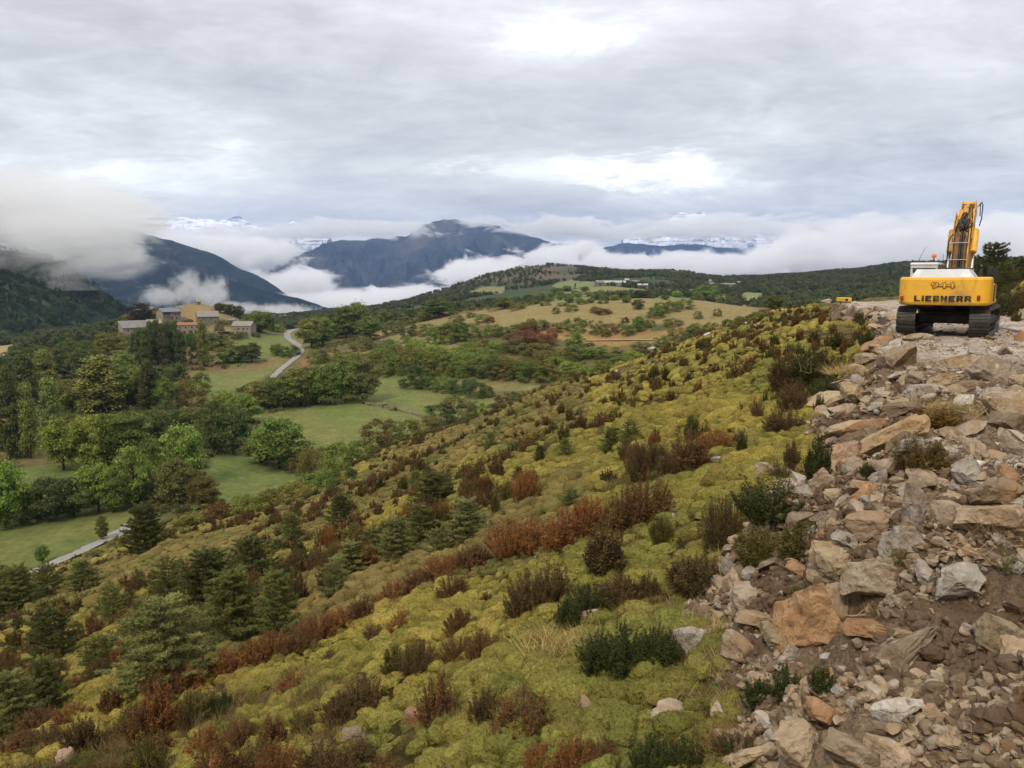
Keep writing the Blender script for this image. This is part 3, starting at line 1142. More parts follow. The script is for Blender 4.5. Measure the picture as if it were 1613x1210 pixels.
def limbs_mesh(name, seed, top=.8, r0=.022, n=9, h0=.25, wid=.3, material=None):
    rng = random.Random(seed)
    m = MB()
    pts = [(0, 0, -.04)]
    x = y = 0
    for i in range(1, 7):
        x += rng.uniform(-.015, .015)
        y += rng.uniform(-.015, .015)
        pts.append((x, y, top * i / 6))
    m.tube(pts, [r0 * (1.25 - i * .17) for i in range(7)], 7)
    for k in range(n):
        z = h0 + (top - h0) * k / n
        a = k * 2.4 + rng.uniform(-.4, .4)
        l = wid * rng.uniform(.6, 1.0)
        p0 = Vector((0, 0, z))
        p1 = p0 + Vector((math.cos(a) * l * .5, math.sin(a) * l * .5, l * .28))
        p2 = p0 + Vector((math.cos(a) * l, math.sin(a) * l, l * .75))
        m.tube([p0, p1, p2], [r0 * .5, r0 * .34, r0 * .12], 5)
    return m.mesh(name, material or barkM, True)


def pine_meshes(name, seed, levels=15, wid=.30, h0=.10, sp=.5, dense=1.0):
    """young pine: whorls of upturned branches, each a brush of needles"""
    rng = np.random.default_rng(seed)
    wood = MB()
    wood.tube([(0, 0, -.03), (.004, 0, .5), (0, .003, .97)], [.017, .010, .002], 6)
    C, D = [], []
    for L in range(levels):
        z = h0 + (1 - h0) * (L / levels) ** .92
        w_ = wid * (1 - (z - h0) / (1.03 - h0)) ** .50 * rng.uniform(.8, 1.1) + .015
        if z < h0 + .12:
            w_ *= .8
        nb = int(rng.integers(6, 9))
        a0 = rng.uniform(0, 6.28)
        for b in range(nb):
            a = a0 + b * 2 * math.pi / nb + rng.uniform(-.25, .25)
            l = w_ * rng.uniform(.62, 1.18)
            rise = sp * l * rng.uniform(.3, 1.0)
            dr = np.array([math.cos(a), math.sin(a), 0])
            pts = [np.array([0, 0, z]) + dr * l * t + np.array([0, 0, rise * t ** 1.6 - .05 * l * math.sin(t * 3)]) for t in (0, .35, .7, 1)]
            wood.tube(pts, [.0045, .003, .002, .0008], 4, False)
            m = int(max(5, 46 * l / wid * dense))
            for t in rng.uniform(.28, 1.03, m):
                side = rng.normal() * l * .17 * (1.15 - t)
                p = np.array([0, 0, z]) + dr * l * t + np.array([-dr[1], dr[0], 0]) * side + np.array([0, 0, rise * t ** 1.6 + rng.normal() * .006])
                d = dr * .7 + np.array([-dr[1], dr[0], 0]) * np.sign(side) * .5 + np.array([0, 0, .75])
                C.append(p)
                D.append(d)
    for z in np.linspace(.9, 1, 14):
        C.append(np.array([0, 0, z]))
        D.append(np.array([rng.normal() * .5, rng.normal() * .5, 1.3]))
    C, D = np.array(C), np.array(D)
    rep = 15
    C2 = np.repeat(C, rep, 0) + rng.normal(size=(len(C) * rep, 3)) * .0045
    D2 = np.repeat(D, rep, 0) + rng.normal(size=(len(C) * rep, 3)) * .75
    V, F = spikes(C2, D2, .032, .0031, rng)
    return mesh_np(name, V, F, [needleM]), wood.mesh(name + "_wood", barkM, True)


def shrub_mesh(name, seed, nst=70, per=150, wid=.48, leaf=.014, lean=.75, ragged=.25):
    nst = int(nst * 1.5)
    """box bush: many upright stems packed with tiny leaves, unit height"""
    rng = np.random.default_rng(seed)
    parts = []
    wood = MB()
    for i in range(nst):
        a = rng.uniform(0, 2 * math.pi)
        r = wid * math.sqrt(rng.uniform(0, 1))
        base = np.array([math.cos(a) * r * .45, math.sin(a) * r * .45, 0])
        tip = np.array([math.cos(a) * r, math.sin(a) * r, (1 - ragged * rng.uniform(0, 1)) * (1 - .5 * (r / wid) ** 2.6) + rng.uniform(-.03, .06)])
        tip[2] = max(tip[2], .18)
        midp = base * .5 + tip * .5 + rng.normal(size=3) * .03
        t = rng.uniform(.18, 1.0, per)[:, None]
        q = (1 - t) ** 2 * base + 2 * t * (1 - t) * midp + t ** 2 * tip
        rad = .042 * (1.08 - t * .80)
        q = q + rng.normal(size=(per, 3)) * rad
        q[:, 2] = np.maximum(q[:, 2], -.02)
        parts.append(leaves(q, leaf, .35, .58, rng))
        if i % 3 == 0:
            wood.tube([base + (0, 0, -.05), midp, tip * .98], [.010, .006, .002], 4, False)
    V, F = merge(parts)
    return mesh_np(name, V, F, [boxM]), wood.mesh(name + "_stems", barkM, True)


def bare_shrub(name, seed):
    rng = random.Random(seed)
    m = MB()
    for i in range(46):
        a = rng.uniform(0, 6.28)
        r = rng.uniform(.1, .55)
        p0 = Vector((math.cos(a) * .05, math.sin(a) * .05, 0))
        p2 = Vector((math.cos(a) * r, math.sin(a) * r, rng.uniform(.5, 1.0)))
        p1 = p0.lerp(p2, .5) + Vector((rng.uniform(-.08, .08), rng.uniform(-.08, .08), .06))
        m.tube([p0, p1, p2], [.008, .005, .0015], 4, False)
        for k in range(5):
            q = p1.lerp(p2, k / 5)
            m.tube([q, q + Vector((rng.uniform(-.14, .14), rng.uniform(-.14, .14), rng.uniform(.05, .18)))], [.0035, .001], 3, False)
    return m


def cushion_mesh(name, seed, sub=4, material=None):
    rng = np.random.default_rng(seed)
    V, F = ICO[sub]
    V = V.copy()
    sd_ = seed * 3.1
    # a cauliflower of small rounded heads
    cen = rng.normal(size=(64 if sub > 3 else 30, 3))
    cen /= np.linalg.norm(cen, axis=1)[:, None]
    d = np.max(V @ cen.T, axis=1)
    lo_ = .90 if sub > 3 else .82
    r = .80 + .26 * np.clip((d - lo_) / (1 - lo_), 0, 1) ** .5
    r = r + .13 * fbm(V[:, 0] * 2.2 + sd_, V[:, 1] * 2.2, V[:, 2] * 2.2, octv=3, seed=seed)
    V = V * r[:, None] * np.array([.56, .52, .30])
    keep = V[:, 2] > -.16
    Fk = F[keep[F].all(1)]
    nrm = V / np.linalg.norm(V, axis=1)[:, None]
    parts = [(V, Fk)]
    k = rng.choice(np.nonzero(V[:, 2] > -.03)[0], 700 if sub > 3 else 200)
    q = V[k] * rng.uniform(.95, 1.02, len(k))[:, None] + rng.normal(size=(len(k), 3)) * .012
    parts.append(spikes(q, nrm[k] + rng.normal(size=(len(k), 3)) * .5, .055, .007, rng))
    V2, F2 = merge(parts)
    return mesh_np(name, V2, F2, [material or cushM], smooth=True)


def rock_mesh(name, seed, sub=3, cuts=13, stretch=(1, .8, .62), rough=.05):
    rng = np.random.default_rng(seed)
    V, F = ICO[sub]
    V = V.copy()
    for i in range(cuts):
        n = rng.normal(size=3)
        n /= np.linalg.norm(n)
        d = rng.uniform(.34, .78)
        s = V @ n
        over = s > d
        V[over] -= (s[over] - d)[:, None] * n * rng.uniform(.94, 1.0)
    sc = seed * 2.7
    nr = V / (np.linalg.norm(V, axis=1)[:, None] + 1e-9)
    dsp = fbm(V[:, 0] * 2.4 + sc, V[:, 1] * 2.4, V[:, 2] * 2.4, octv=5, seed=seed, gain=.68) * rough
    lay = np.abs((V @ np.array([.2, .3, 1.0]) * 4.0 + sc) % 1.0 - .5) * rough * .8
    V = V + nr * (dsp + lay)[:, None]
    V = V * np.array(stretch) * .62
    return mesh_np(name, V, F, [rockM], smooth=False)


# ------------------------------------------------------------------ scattering of what nobody could count
_RC = {}


def recolour(m, c):
    """the same shape with its colour fixed in its own material"""
    old = m.materials[0].name
    key = (old, tuple(round(a, 3) for a in c))
    if key not in _RC:
        nm = old + "_tone"
        _RC[key] = rock_mat(tuple(c), nm) if old.startswith("rock") else leaf_mat(nm, fixed=tuple(c))
    m2 = m.copy()
    m2.materials.clear()
    m2.materials.append(_RC[key])
    return m2


SRC = bpy.data.collections.new("scatter_sources")


def scatter(name, label, pts, scl, rots, idx, sources, shadow=True):
    """one object: copies of the sources on every point (geometry nodes)"""
    pts = np.asarray(pts, np.float32)
    me = bpy.data.meshes.new(name)
    me.vertices.add(len(pts))
    me.vertices.foreach_set("co", pts.ravel())
    scl = np.asarray(scl, np.float32)
    if scl.ndim == 1:
        scl = np.repeat(scl[:, None], 3, 1)
    for nm, typ, arr in (("scl", 'FLOAT_VECTOR', scl), ("rot", 'FLOAT_VECTOR', np.asarray(rots, np.float32))):
        a = me.attributes.new(nm, typ, 'POINT')
        a.data.foreach_set("vector", arr.ravel())
    a = me.attributes.new("which", 'INT', 'POINT')
    a.data.foreach_set("value", np.asarray(idx, np.int32))
    o = link(name, me)
    ng = bpy.data.node_groups.new(name + "_nodes", 'GeometryNodeTree')
    ng.interface.new_socket("Geometry", in_out='INPUT', socket_type='NodeSocketGeometry')
    ng.interface.new_socket("Geometry", in_out='OUTPUT', socket_type='NodeSocketGeometry')
    gi, go = ng.nodes.new('NodeGroupInput'), ng.nodes.new('NodeGroupOutput')
    jn = ng.nodes.new('GeometryNodeJoinGeometry')

    def attr(nm, dt):
        n = ng.nodes.new('GeometryNodeInputNamedAttribute')
        n.data_type = dt
        n.inputs[0].default_value = nm
        return [q for q in n.outputs if q.enabled][0]
    sc_, ro_, wh_ = attr("scl", 'FLOAT_VECTOR'), attr("rot", 'FLOAT_VECTOR'), attr("which", 'INT')
    for k, (m, c) in enumerate(sources):
        if m.materials[0] not in (cushM, heathM):
            m = recolour(m, c)
        so = bpy.data.objects.new(name + "_source", m)
        so.color = (*c, 1)
        SRC.objects.link(so)
        oi = ng.nodes.new('GeometryNodeObjectInfo')
        oi.inputs['Object'].default_value = so
        oi.inputs['As Instance'].default_value = True
        cmp_ = ng.nodes.new('FunctionNodeCompare')
        cmp_.data_type = 'INT'
        cmp_.operation = 'EQUAL'
        ii = [q for q in cmp_.inputs if q.enabled]
        ng.links.new(wh_, ii[0])
        ii[1].default_value = k
        ip = ng.nodes.new('GeometryNodeInstanceOnPoints')
        ng.links.new(gi.outputs[0], ip.inputs['Points'])
        ng.links.new([q for q in cmp_.outputs if q.enabled][0], ip.inputs['Selection'])
        ng.links.new(oi.outputs['Geometry'], ip.inputs['Instance'])
        ng.links.new(sc_, ip.inputs['Scale'])
        ng.links.new(ro_, ip.inputs['Rotation'])
        ng.links.new(ip.outputs[0], jn.inputs[0])
    ng.links.new(jn.outputs[0], go.inputs[0])
    md = o.modifiers.new("scatter", 'NODES')
    md.node_group = ng
    tag(o, label, kind="stuff")
    return o


def zrot(n, tilt=.12, rng=RNG):
    return np.stack([rng.normal(size=n) * tilt, rng.normal(size=n) * tilt, rng.uniform(0, 6.283, n)], 1)


def sample_area(n, y0, y1, t0=-.72, t1=.72, rng=RNG, power=1.0):
    """n random plan points in the wedge that the view covers; density falls with distance by power"""
    a = rng.uniform(0, 1, n)
    e = 2 - power
    if abs(e) < 1e-6:
        Y = y0 * (y1 / y0) ** a
    else:
        Y = (y0 ** e + a * (y1 ** e - y0 ** e)) ** (1 / e)
    t = rng.uniform(t0, t1, n)
    return t * Y, Y


# colours of things (object colours)
RUST, RUST2, BROWN, DARKG, OLIVE = (.215, .10, .034), (.14, .076, .03), (.11, .075, .03), (.055, .064, .018), (.125, .105, .03)
PINEC, PINEB = (.095, .125, .058), (.05, .07, .032)

# ------------------------------------------------------------------ cushion plants over the hillside
CUSH = [cushion_mesh("cushion", 300 + i) for i in range(5)]
CUSHL = [cushion_mesh("low_cushion", 320 + i, 3, heathM if i < 2 else cushM) for i in range(3)]


def put_cushions():
    P_, Sc, Ro, Ix = [], [], [], []
    for (sp, y0, y1, s0, s1, far) in [(.19, 3.0, 13, .13, .26, 0), (.27, 13, 27, .20, .36, 0), (.45, 27, 60, .32, .58, 0), (.66, 60, 190, .36, .80, 1)]:
        gx, gy = np.meshgrid(np.arange(-.75 * y1, (.6 if y1 < 30 else .9) * y1, sp), np.arange(y0, y1, sp))
        x = (gx + RNG.uniform(-.4, .4, gx.shape) * sp).ravel()
        y = (gy + RNG.uniform(-.4, .4, gx.shape) * sp).ravel()
        inw = (x / y > -.74) & (x / y < .9)
        x, y = x[inw], y[inw]
        z, zn = heights(x, y, zones=True)
        bare = fbm(x / 3.2, y / 3.2, octv=3, seed=44)
        bare2 = fbm(x / 14, y / 14, octv=2, seed=45)
        ok = (((zn['slope'] > .4) & (zn['s'] <= 0.08)) | ((zn['bank'] > .8) & (fbm(x / 4, y / 4, octv=3, seed=49) > -.05))) & (bare + .5 * bare2 < np.where((y < 30) & (x < -.15 * y), .9, .52 if y1 < 30 else .38)) & (RNG.uniform(0, 1, len(x)) < .93)
        x, y, z = x[ok], y[ok], z[ok]
        k = len(x)
        s = RNG.uniform(s0, s1, k) * (1 + .35 * fbm(x / 1.5, y / 1.5, octv=2, seed=46))
        P_.append(np.stack([x, y, z + RNG.uniform(-.12, .10, k) * s], 1))
        Sc.append(np.stack([s * RNG.uniform(1.0, 1.6, k), s * RNG.uniform(.8, 1.15, k), s * RNG.uniform(1.0, 1.9, k)], 1))
        r = zrot(k, .12)
        r[:, 2] = RNG.normal(size=k) * .5 + .35
        Ro.append(r)
        heath = (fbm(x / 22, y / 22, octv=3, seed=47) + np.where(x < .1 * y, .25, -.55) + np.where(y > 45, .1, -.6)) > 0
        Ix.append(np.where(heath, RNG.integers(5, 7, k), RNG.integers(0, 5, k) if not far else np.full(k, 7)))
    scatter("cushion_plants", "yellow green cushion plants carpeting the hillside", np.concatenate(P_), np.concatenate(Sc), np.concatenate(Ro), np.concatenate(Ix),
            [(m, (1, 1, 1)) for m in CUSH + CUSHL])


put_cushions()

# ------------------------------------------------------------------ shrubs of the hillside
SHR = [shrub_mesh("foliage", 400, 80, 170, .50, .015, ragged=.35), shrub_mesh("foliage", 401, 60, 160, .46, .015, ragged=.5), shrub_mesh("foliage", 402, 90, 140, .58, .013, ragged=.2),
       shrub_mesh("foliage", 403, 46, 170, .30, .016, ragged=.5), shrub_mesh("foliage", 404, 70, 150, .5, .015, ragged=.6)]
SHR_SMALL = [shrub_mesh("foliage", 410 + i, 24, 50, .38 + .05 * i, .040, ragged=.5) for i in range(3)]


def bush(kind, base, w_, h_, color, label, group, small=False, var=None, cat="shrub"):
    k = var if var is not None else random.randrange(5)
    fm, sm = (SHR_SMALL[k % 3] if small else SHR[k % 5])
    o = link(kind, fm, None, base, (random.uniform(-.1, .1), random.uniform(-.1, .1), random.uniform(0, 6.28)), (w_, w_, h_), color)
    if not small:
        c = link("stems", sm, o)
    tag(o, label, cat, group)
    return o


# bushes that stand out in the photograph: (u, v of the foot, height px, width px, colour, label)
BIG = [
    (805, 872, 62, 62, RUST, "rusty box shrub at the lower left end of the rust coloured row"),
    (845, 868, 68, 66, RUST, "bright rust box shrub, second of the rust coloured row from its lower end"),
    (888, 862, 74, 68, RUST, "tall rust orange box shrub in the middle of the rust coloured row"),
    (928, 846, 76, 60, RUST, "rust orange box shrub where the row meets the darker red bushes"),
    (985, 832, 84, 66, RUST2, "dark red brown box shrub above the rust orange row"),
    (1022, 820, 92, 62, RUST2, "tall dark red box shrub beside the yellow cushion terrace"),
    (1085, 737, 74, 66, RUST2, "reddish box shrub beyond the bleached dead branch"),
    (1128, 716, 48, 48, RUST, "small rust shrub left of the olive broom bush"),
    (1235, 684, 56, 56, BROWN, "olive brown bush below the rubble toe"),
    (1240, 622, 74, 52, BROWN, "left spire of the dark shrub clump near the top of the slope"),
    (1272, 612, 80, 62, DARKG, "highest dark bush of the clump near the top of the slope"),
    (1300, 604, 62, 52, BROWN, "dark brown bush on the rubble side of the upper clump"),
    (1250, 628, 36, 48, RUST2, "low red shrub at the front of the dark upper clump"),
    (1306, 628, 42, 46, DARKG, "dark green box bush touching the upper rubble edge"),
    (1368, 548, 30, 28, DARKG, "dark green bush left of the excavator track"),
    (1287, 757, 88, 60, DARKG, "dark green box shrub against the pink boulder"),
    (1212, 822, 84, 104, DARKG, "wide dark green box shrub above the bright cushion dome"),
    (1138, 868, 104, 56, BROWN, "tall narrow blackish shrub on the cushion terrace"),
    (1044, 862, 62, 34, OLIVE, "slender olive shrub beside the small white stone"),
    (1195, 892, 76, 72, OLIVE, "olive brown box shrub next to the yellow boulder"),
    (1248, 885, 74, 74, OLIVE, "olive box shrub leaning on the yellow boulder"),
    (1098, 936, 74, 84, BROWN, "broad dull brown shrub below the tall narrow one"),
    (955, 906, 106, 96, BROWN, "large grey brown bush full of bare stems"),
    (830, 967, 80, 66, BROWN, "dark brown shrub left of the yellow cushion band"),
    (868, 946, 72, 56, BROWN, "dark brown shrub leaning up towards the big bare stemmed bush"),
    (892, 987, 58, 58, DARKG, "dark green low shrub in the middle of the slope"),
    (932, 966, 56, 62, DARKG, "blackish green shrub under the big bare stemmed bush"),
    (978, 957, 62, 62, BROWN, "brown shrub between two dark ones under the big bush"),
    (1018, 948, 56, 56, BROWN, "brown shrub at the right end of the dark row"),
    (945, 1056, 74, 78, DARKG, "dark green box shrub beside the straw coloured grass"),
    (988, 1062, 100, 84, DARKG, "largest dark green box shrub left of the grey angular boulder"),
    (1032, 1052, 82, 70, DARKG, "dark green box shrub touching the grey angular boulder"),
    (714, 942, 46, 46, RUST2, "small rust shrub alone on a yellow cushion hump"),
    (768, 955, 28, 28, BROWN, "tiny dark shrub between two cushion humps"),
    (633, 996, 44, 44, RUST, "small rust shrub on the cushion ridge"),
    (590, 1010, 34, 34, RUST2, "low red brown shrub beside the dark round stone"),
    (727, 1002, 52, 50, RUST2, "red brown shrub above the pair of round rusty bushes"),
    (725, 1047, 54, 54, RUST2, "round rusty bush, left of a touching pair"),
    (766, 1042, 56, 52, RUST2, "round rusty bush, right of a touching pair"),
    (618, 1067, 66, 54, OLIVE, "olive brown shrub above the pyramid shaped stone"),
    (660, 1062, 68, 52, BROWN, "brown shrub next to the olive one above the pyramid shaped stone"),
    (686, 1137, 104, 68, RUST2, "tall red brown shrub right behind the pyramid shaped stone"),
    (575, 1122, 76, 62, BROWN, "brown shrub left of the pyramid shaped stone"),
    (538, 1142, 62, 58, BROWN, "dull brown shrub below the cushion shoulder"),
    (764, 1147, 78, 62, BROWN, "blackish brown shrub paired with the round reddish one"),
    (822, 1162, 94, 92, RUST2, "big round reddish brown box shrub above the half buried pink rock"),
    (525, 1047, 30, 32, BROWN, "tiny dark shrub on the bright cushion slope"),
    (510, 1232, 86, 74, BROWN, "dark ragged shrub at the near edge of the slope"),
    (560, 1226, 76, 66, BROWN, "dark ragged shrub beside its taller neighbour at the near edge"),
    (606, 1226, 46, 52, RUST2, "low brown shrub at the near edge left of the cushions"),
    (860, 1222, 62, 60, RUST, "orange brown shrub nearest to the camera in the middle"),
    (905, 1216, 74, 66, RUST, "bright rust shrub right of the half buried pink rock"),
    (945, 1206, 56, 56, RUST2, "rust shrub with a green cushion at its foot"),
    (1030, 1230, 88, 78, DARKG, "deep green box shrub at the near edge below the pale flat rock"),
    (1082, 1222, 84, 72, DARKG, "deep green box shrub beside the pale flat rock"),
    (1160, 1204, 56, 62, DARKG, "dark green box shrub squeezed between rubble and slope"),
    (1190, 1114, 60, 70, DARKG, "green box shrub on the rubble foot left of two others"),
    (1240, 1104, 66, 70, DARKG, "green box shrub in the middle of three on the rubble foot"),
    (1296, 1088, 50, 60, DARKG, "green box shrub on the rubble foot right of two others"),
    (428, 1188, 80, 68, RUST2, "dark red conical shrub alone on the lower cushions"),
    (465, 1094, 46, 52, RUST, "brownish red shrub just above the lower cushion band"),
    (360, 1062, 48, 54, RUST, "rust shrub at the lower end of the row under the pines"),
    (396, 1052, 54, 54, RUST, "rust shrub, second of the row under the pines"),
    (432, 1038, 54, 52, RUST, "rust shrub, third of the row under the pines"),
    (466, 1028, 44, 48, RUST2, "darker rust shrub, fourth of the row under the pines"),
    (502, 1008, 48, 52, RUST, "rust shrub, fifth of the row under the pines"),
    (536, 988, 40, 48, RUST, "rust shrub, sixth of the row under the pines"),
    (575, 972, 40, 54, RUST2, "rust shrub near the upper end of the row under the pines"),
    (620, 948, 40, 56, RUST, "long low rust shrub rising beside the lower pines"),
    (660, 928, 38, 54, RUST2, "brown red shrub at the foot of the middle pines"),
    (700, 908, 40, 54, RUST, "rust shrub right of the middle pines"),
    (745, 892, 38, 54, RUST2, "rust shrub joining the pines to the bright rust row"),
    (222, 1150, 52, 68, OLIVE, "domed olive box shrub on the lower left slope"),
    (312, 1128, 50, 62, OLIVE, "olive box shrub above the yellow cushion bank"),
    (350, 1122, 44, 44, DARKG, "dark olive shrub beside the yellow cushion bank"),
    (300, 1094, 58, 64, RUST, "orange red shrub under the biggest blue green pine"),
    (262, 1098, 54, 60, RUST2, "red brown shrub beside the orange one under the biggest pine"),
    (175, 1122, 54, 54, RUST2, "brown red shrub in the lower left corner thicket"),
    (30, 1194, 54, 64, RUST2, "red brown shrub at the far lower left"),
    (75, 1186, 50, 56, BROWN, "brown shrub above the pinkish stone"),
    (60, 1152, 42, 54, RUST2, "dark red shrub in the thicket beneath the left pines"),
    (115, 1142, 44, 54, RUST, "rust shrub in the thicket beneath the left pines"),
    (320, 1190, 60, 58, RUST, "upright rust shrub on the lower cushions"),
    (250, 1196, 54, 64, RUST2, "rust brown shrub beside the lower cushions"),
    (380, 1170, 44, 42, RUST2, "small rust shrub left of the dark red conical one"),
    (480, 1150, 44, 44, OLIVE, "olive shrub in the hollow right of the conical one"),
    (1450, 735, 62, 76, (.12, .085, .02), "yellowing box shrub growing out of the rubble bank"),
    (1365, 752, 30, 24, DARKG, "tiny dark green sprig among pale stones of the bank"),
    (1480, 672, 38, 60, (.20, .13, .035), "straw yellow shrub tangled in the rubble bank"),
]
hs = hits([(b[0], b[1]) for b in BIG], 3.2, 400)
NEAR_BUSH = []
for b, p in zip(BIG, hs):
    Y = p[1]
    k = 1 / FPX * Y
    h_, w_ = b[2] * k * 1.0, b[3] * k * 1.32
    bush("box_shrub", (p[0], p[1], p[2] - h_ * .06), w_, h_, b[4], b[5], "box shrubs on the near slope")
    NEAR_BUSH.append((p[0], p[1], w_ * .5))


def scatter_bushes():
    """the many small upright shrubs of the slope, each its own object"""
    cand = []
    x, y = sample_area(12000, 5.5, 230, power=.8, rng=np.random.default_rng(77))
    z, zn = heights(x, y, zones=True)
    dens = fbm(x / 16, y / 16, octv=3, seed=140)
    bare = fbm(x / 3.2, y / 3.2, octv=3, seed=44) + .5 * fbm(x / 14, y / 14, octv=2, seed=45)
    ok = (zn['slope'] > .5) & (zn['s'] <= 0) & ((dens > .02) | (bare > .40)) & ~((x > .02 * y) & (y > 18) & (y < 75) & (np.random.default_rng(8).uniform(0, 1, len(x)) < .5))
    x, y, z, dens = x[ok], y[ok], z[ok], dens[ok]
    nb = np.array(NEAR_BUSH)
    far = [np.min(np.hypot(nb[:, 0] - a, nb[:, 1] - b) - nb[:, 2]) > .3 for a, b in zip(x, y)]
    x, y, z, dens = [q[np.array(far)] for q in (x, y, z, dens)]
    n = min(len(x), 3600)
    rng = random.Random(5)
    pts = []
    for i in range(n):
        Y = y[i]
        hm = rng.uniform(.45, 1.1) * (.72 + min(Y, 60) / 110)
        pts.append((hm / Y, i, hm))
    # nearness decides which 205 are objects; the others merge into one mass
    pts.sort(reverse=True)
    lab = {}
    for s_, i, hm in pts[:290]:
        Y = y[i]
        c = rng.choice([RUST2, BROWN, BROWN, BROWN, OLIVE, RUST, DARKG])
        nm = {RUST2: "red brown", BROWN: "brown", OLIVE: "olive", RUST: "rust coloured", DARKG: "dark green"}[c]
        zone = "near" if Y < 22 else "middle" if Y < 48 else "upper"
        side = ("above the lower left pines" if x[i] < -.25 * Y else "below the dry hill" if x[i] < .1 * Y else "towards the rubble bank")
        place = {"near": "among the nearest cushions", "middle": "on the cushion slope", "upper": "on the far heath slope"}[zone]
        label = f"small {nm} upright shrub {place} {side}"
        bush("heath_shrub", (x[i], y[i], z[i] - .04 * hm), hm * rng.uniform(.6, 1.0), hm, c, label, "small upright shrubs dotted over the slope", small=Y > 34)
    P_, Sc, Ix = [], [], []
    for s_, i, hm in pts[290:]:
        P_.append((x[i], y[i], z[i] - .05))
        w_ = hm * rng.uniform(.6, 1.1)
        Sc.append((w_, w_, hm))
        Ix.append(rng.randrange(9))
    cols = [RUST2, BROWN, BROWN, OLIVE, DARKG, BROWN, RUST2, OLIVE, BROWN]
    scatter("heath_scrub", "countless small dark shrubs dotted over the upper slope", P_, Sc, zrot(len(P_), .08), Ix, [(SHR_SMALL[k % 3][0], cols[k]) for k in range(9)])


scatter_bushes()

# thin dry ground litter between near plants
def tufts():
    rng = np.random.default_rng(9)
    ms = []
    for k in range(3):
        C = np.zeros((90, 3)) + rng.normal(size=(90, 3)) * np.array([.05, .05, 0])
        D = rng.normal(size=(90, 3)) * np.array([.6, .6, .2]) + np.array([0, 0, .8])
        V, F = spikes(C, D, .17, .003, rng)
        ms.append(mesh_np("tuft", V, F, [leafM]))
    x, y = sample_area(13000, 3.5, 34, power=1.0, rng=rng)
    z, zn = heights(x, y, zones=True)
    ok = (((zn['slope'] > .3) & (zn['s'] <= .2) & ((fbm(x / 3.2, y / 3.2, octv=3, seed=44) > .35) | (zn['s'] > 0) | (rng.uniform(0, 1, len(x)) < .12)))) | ((zn['s'] > .25) & (rng.uniform(0, 1, len(x)) < .03))
    x, y, z = x[ok], y[ok], z[ok]
    k = len(x)
    scatter("grass_tufts", "dry grass tufts between cushions and stones", np.stack([x, y, z], 1), rng.uniform(.5, 1.3, k), zrot(k, .2, rng), rng.integers(0, 6, k),
            [(ms[i % 3], c) for i, c in enumerate([(.22, .16, .06), (.12, .13, .03), (.30, .23, .10), (.16, .10, .04), (.10, .12, .03), (.2, .13, .06)])])


tufts()

# ------------------------------------------------------------------ pines of the slope
PINES = [pine_meshes("crown", 500 + i, lv, wd, h0, sp, dn) for i, (lv, wd, h0, sp, dn) in enumerate([(14, .36, .06, .55, 1.0), (16, .42, .05, .45, 1.1), (12, .44, .04, .6, 1.2), (13, .30, .12, .6, .8), (11, .5, .03, .5, 1.3)])]


def tree(kind, base, h_, w_, color, label, group, crown, trunk, cat="tree", sink=.0, trunk_col=None):
    o = link(kind, None, None, (base[0], base[1], base[2] - sink), (0, 0, random.uniform(0, 6.28)))
    tag(o, label, cat, group)
    link("crown", crown, o, scale=(w_, w_, h_), color=color)
    link("trunk", trunk, o, scale=(w_, w_, h_), color=color)
    return o


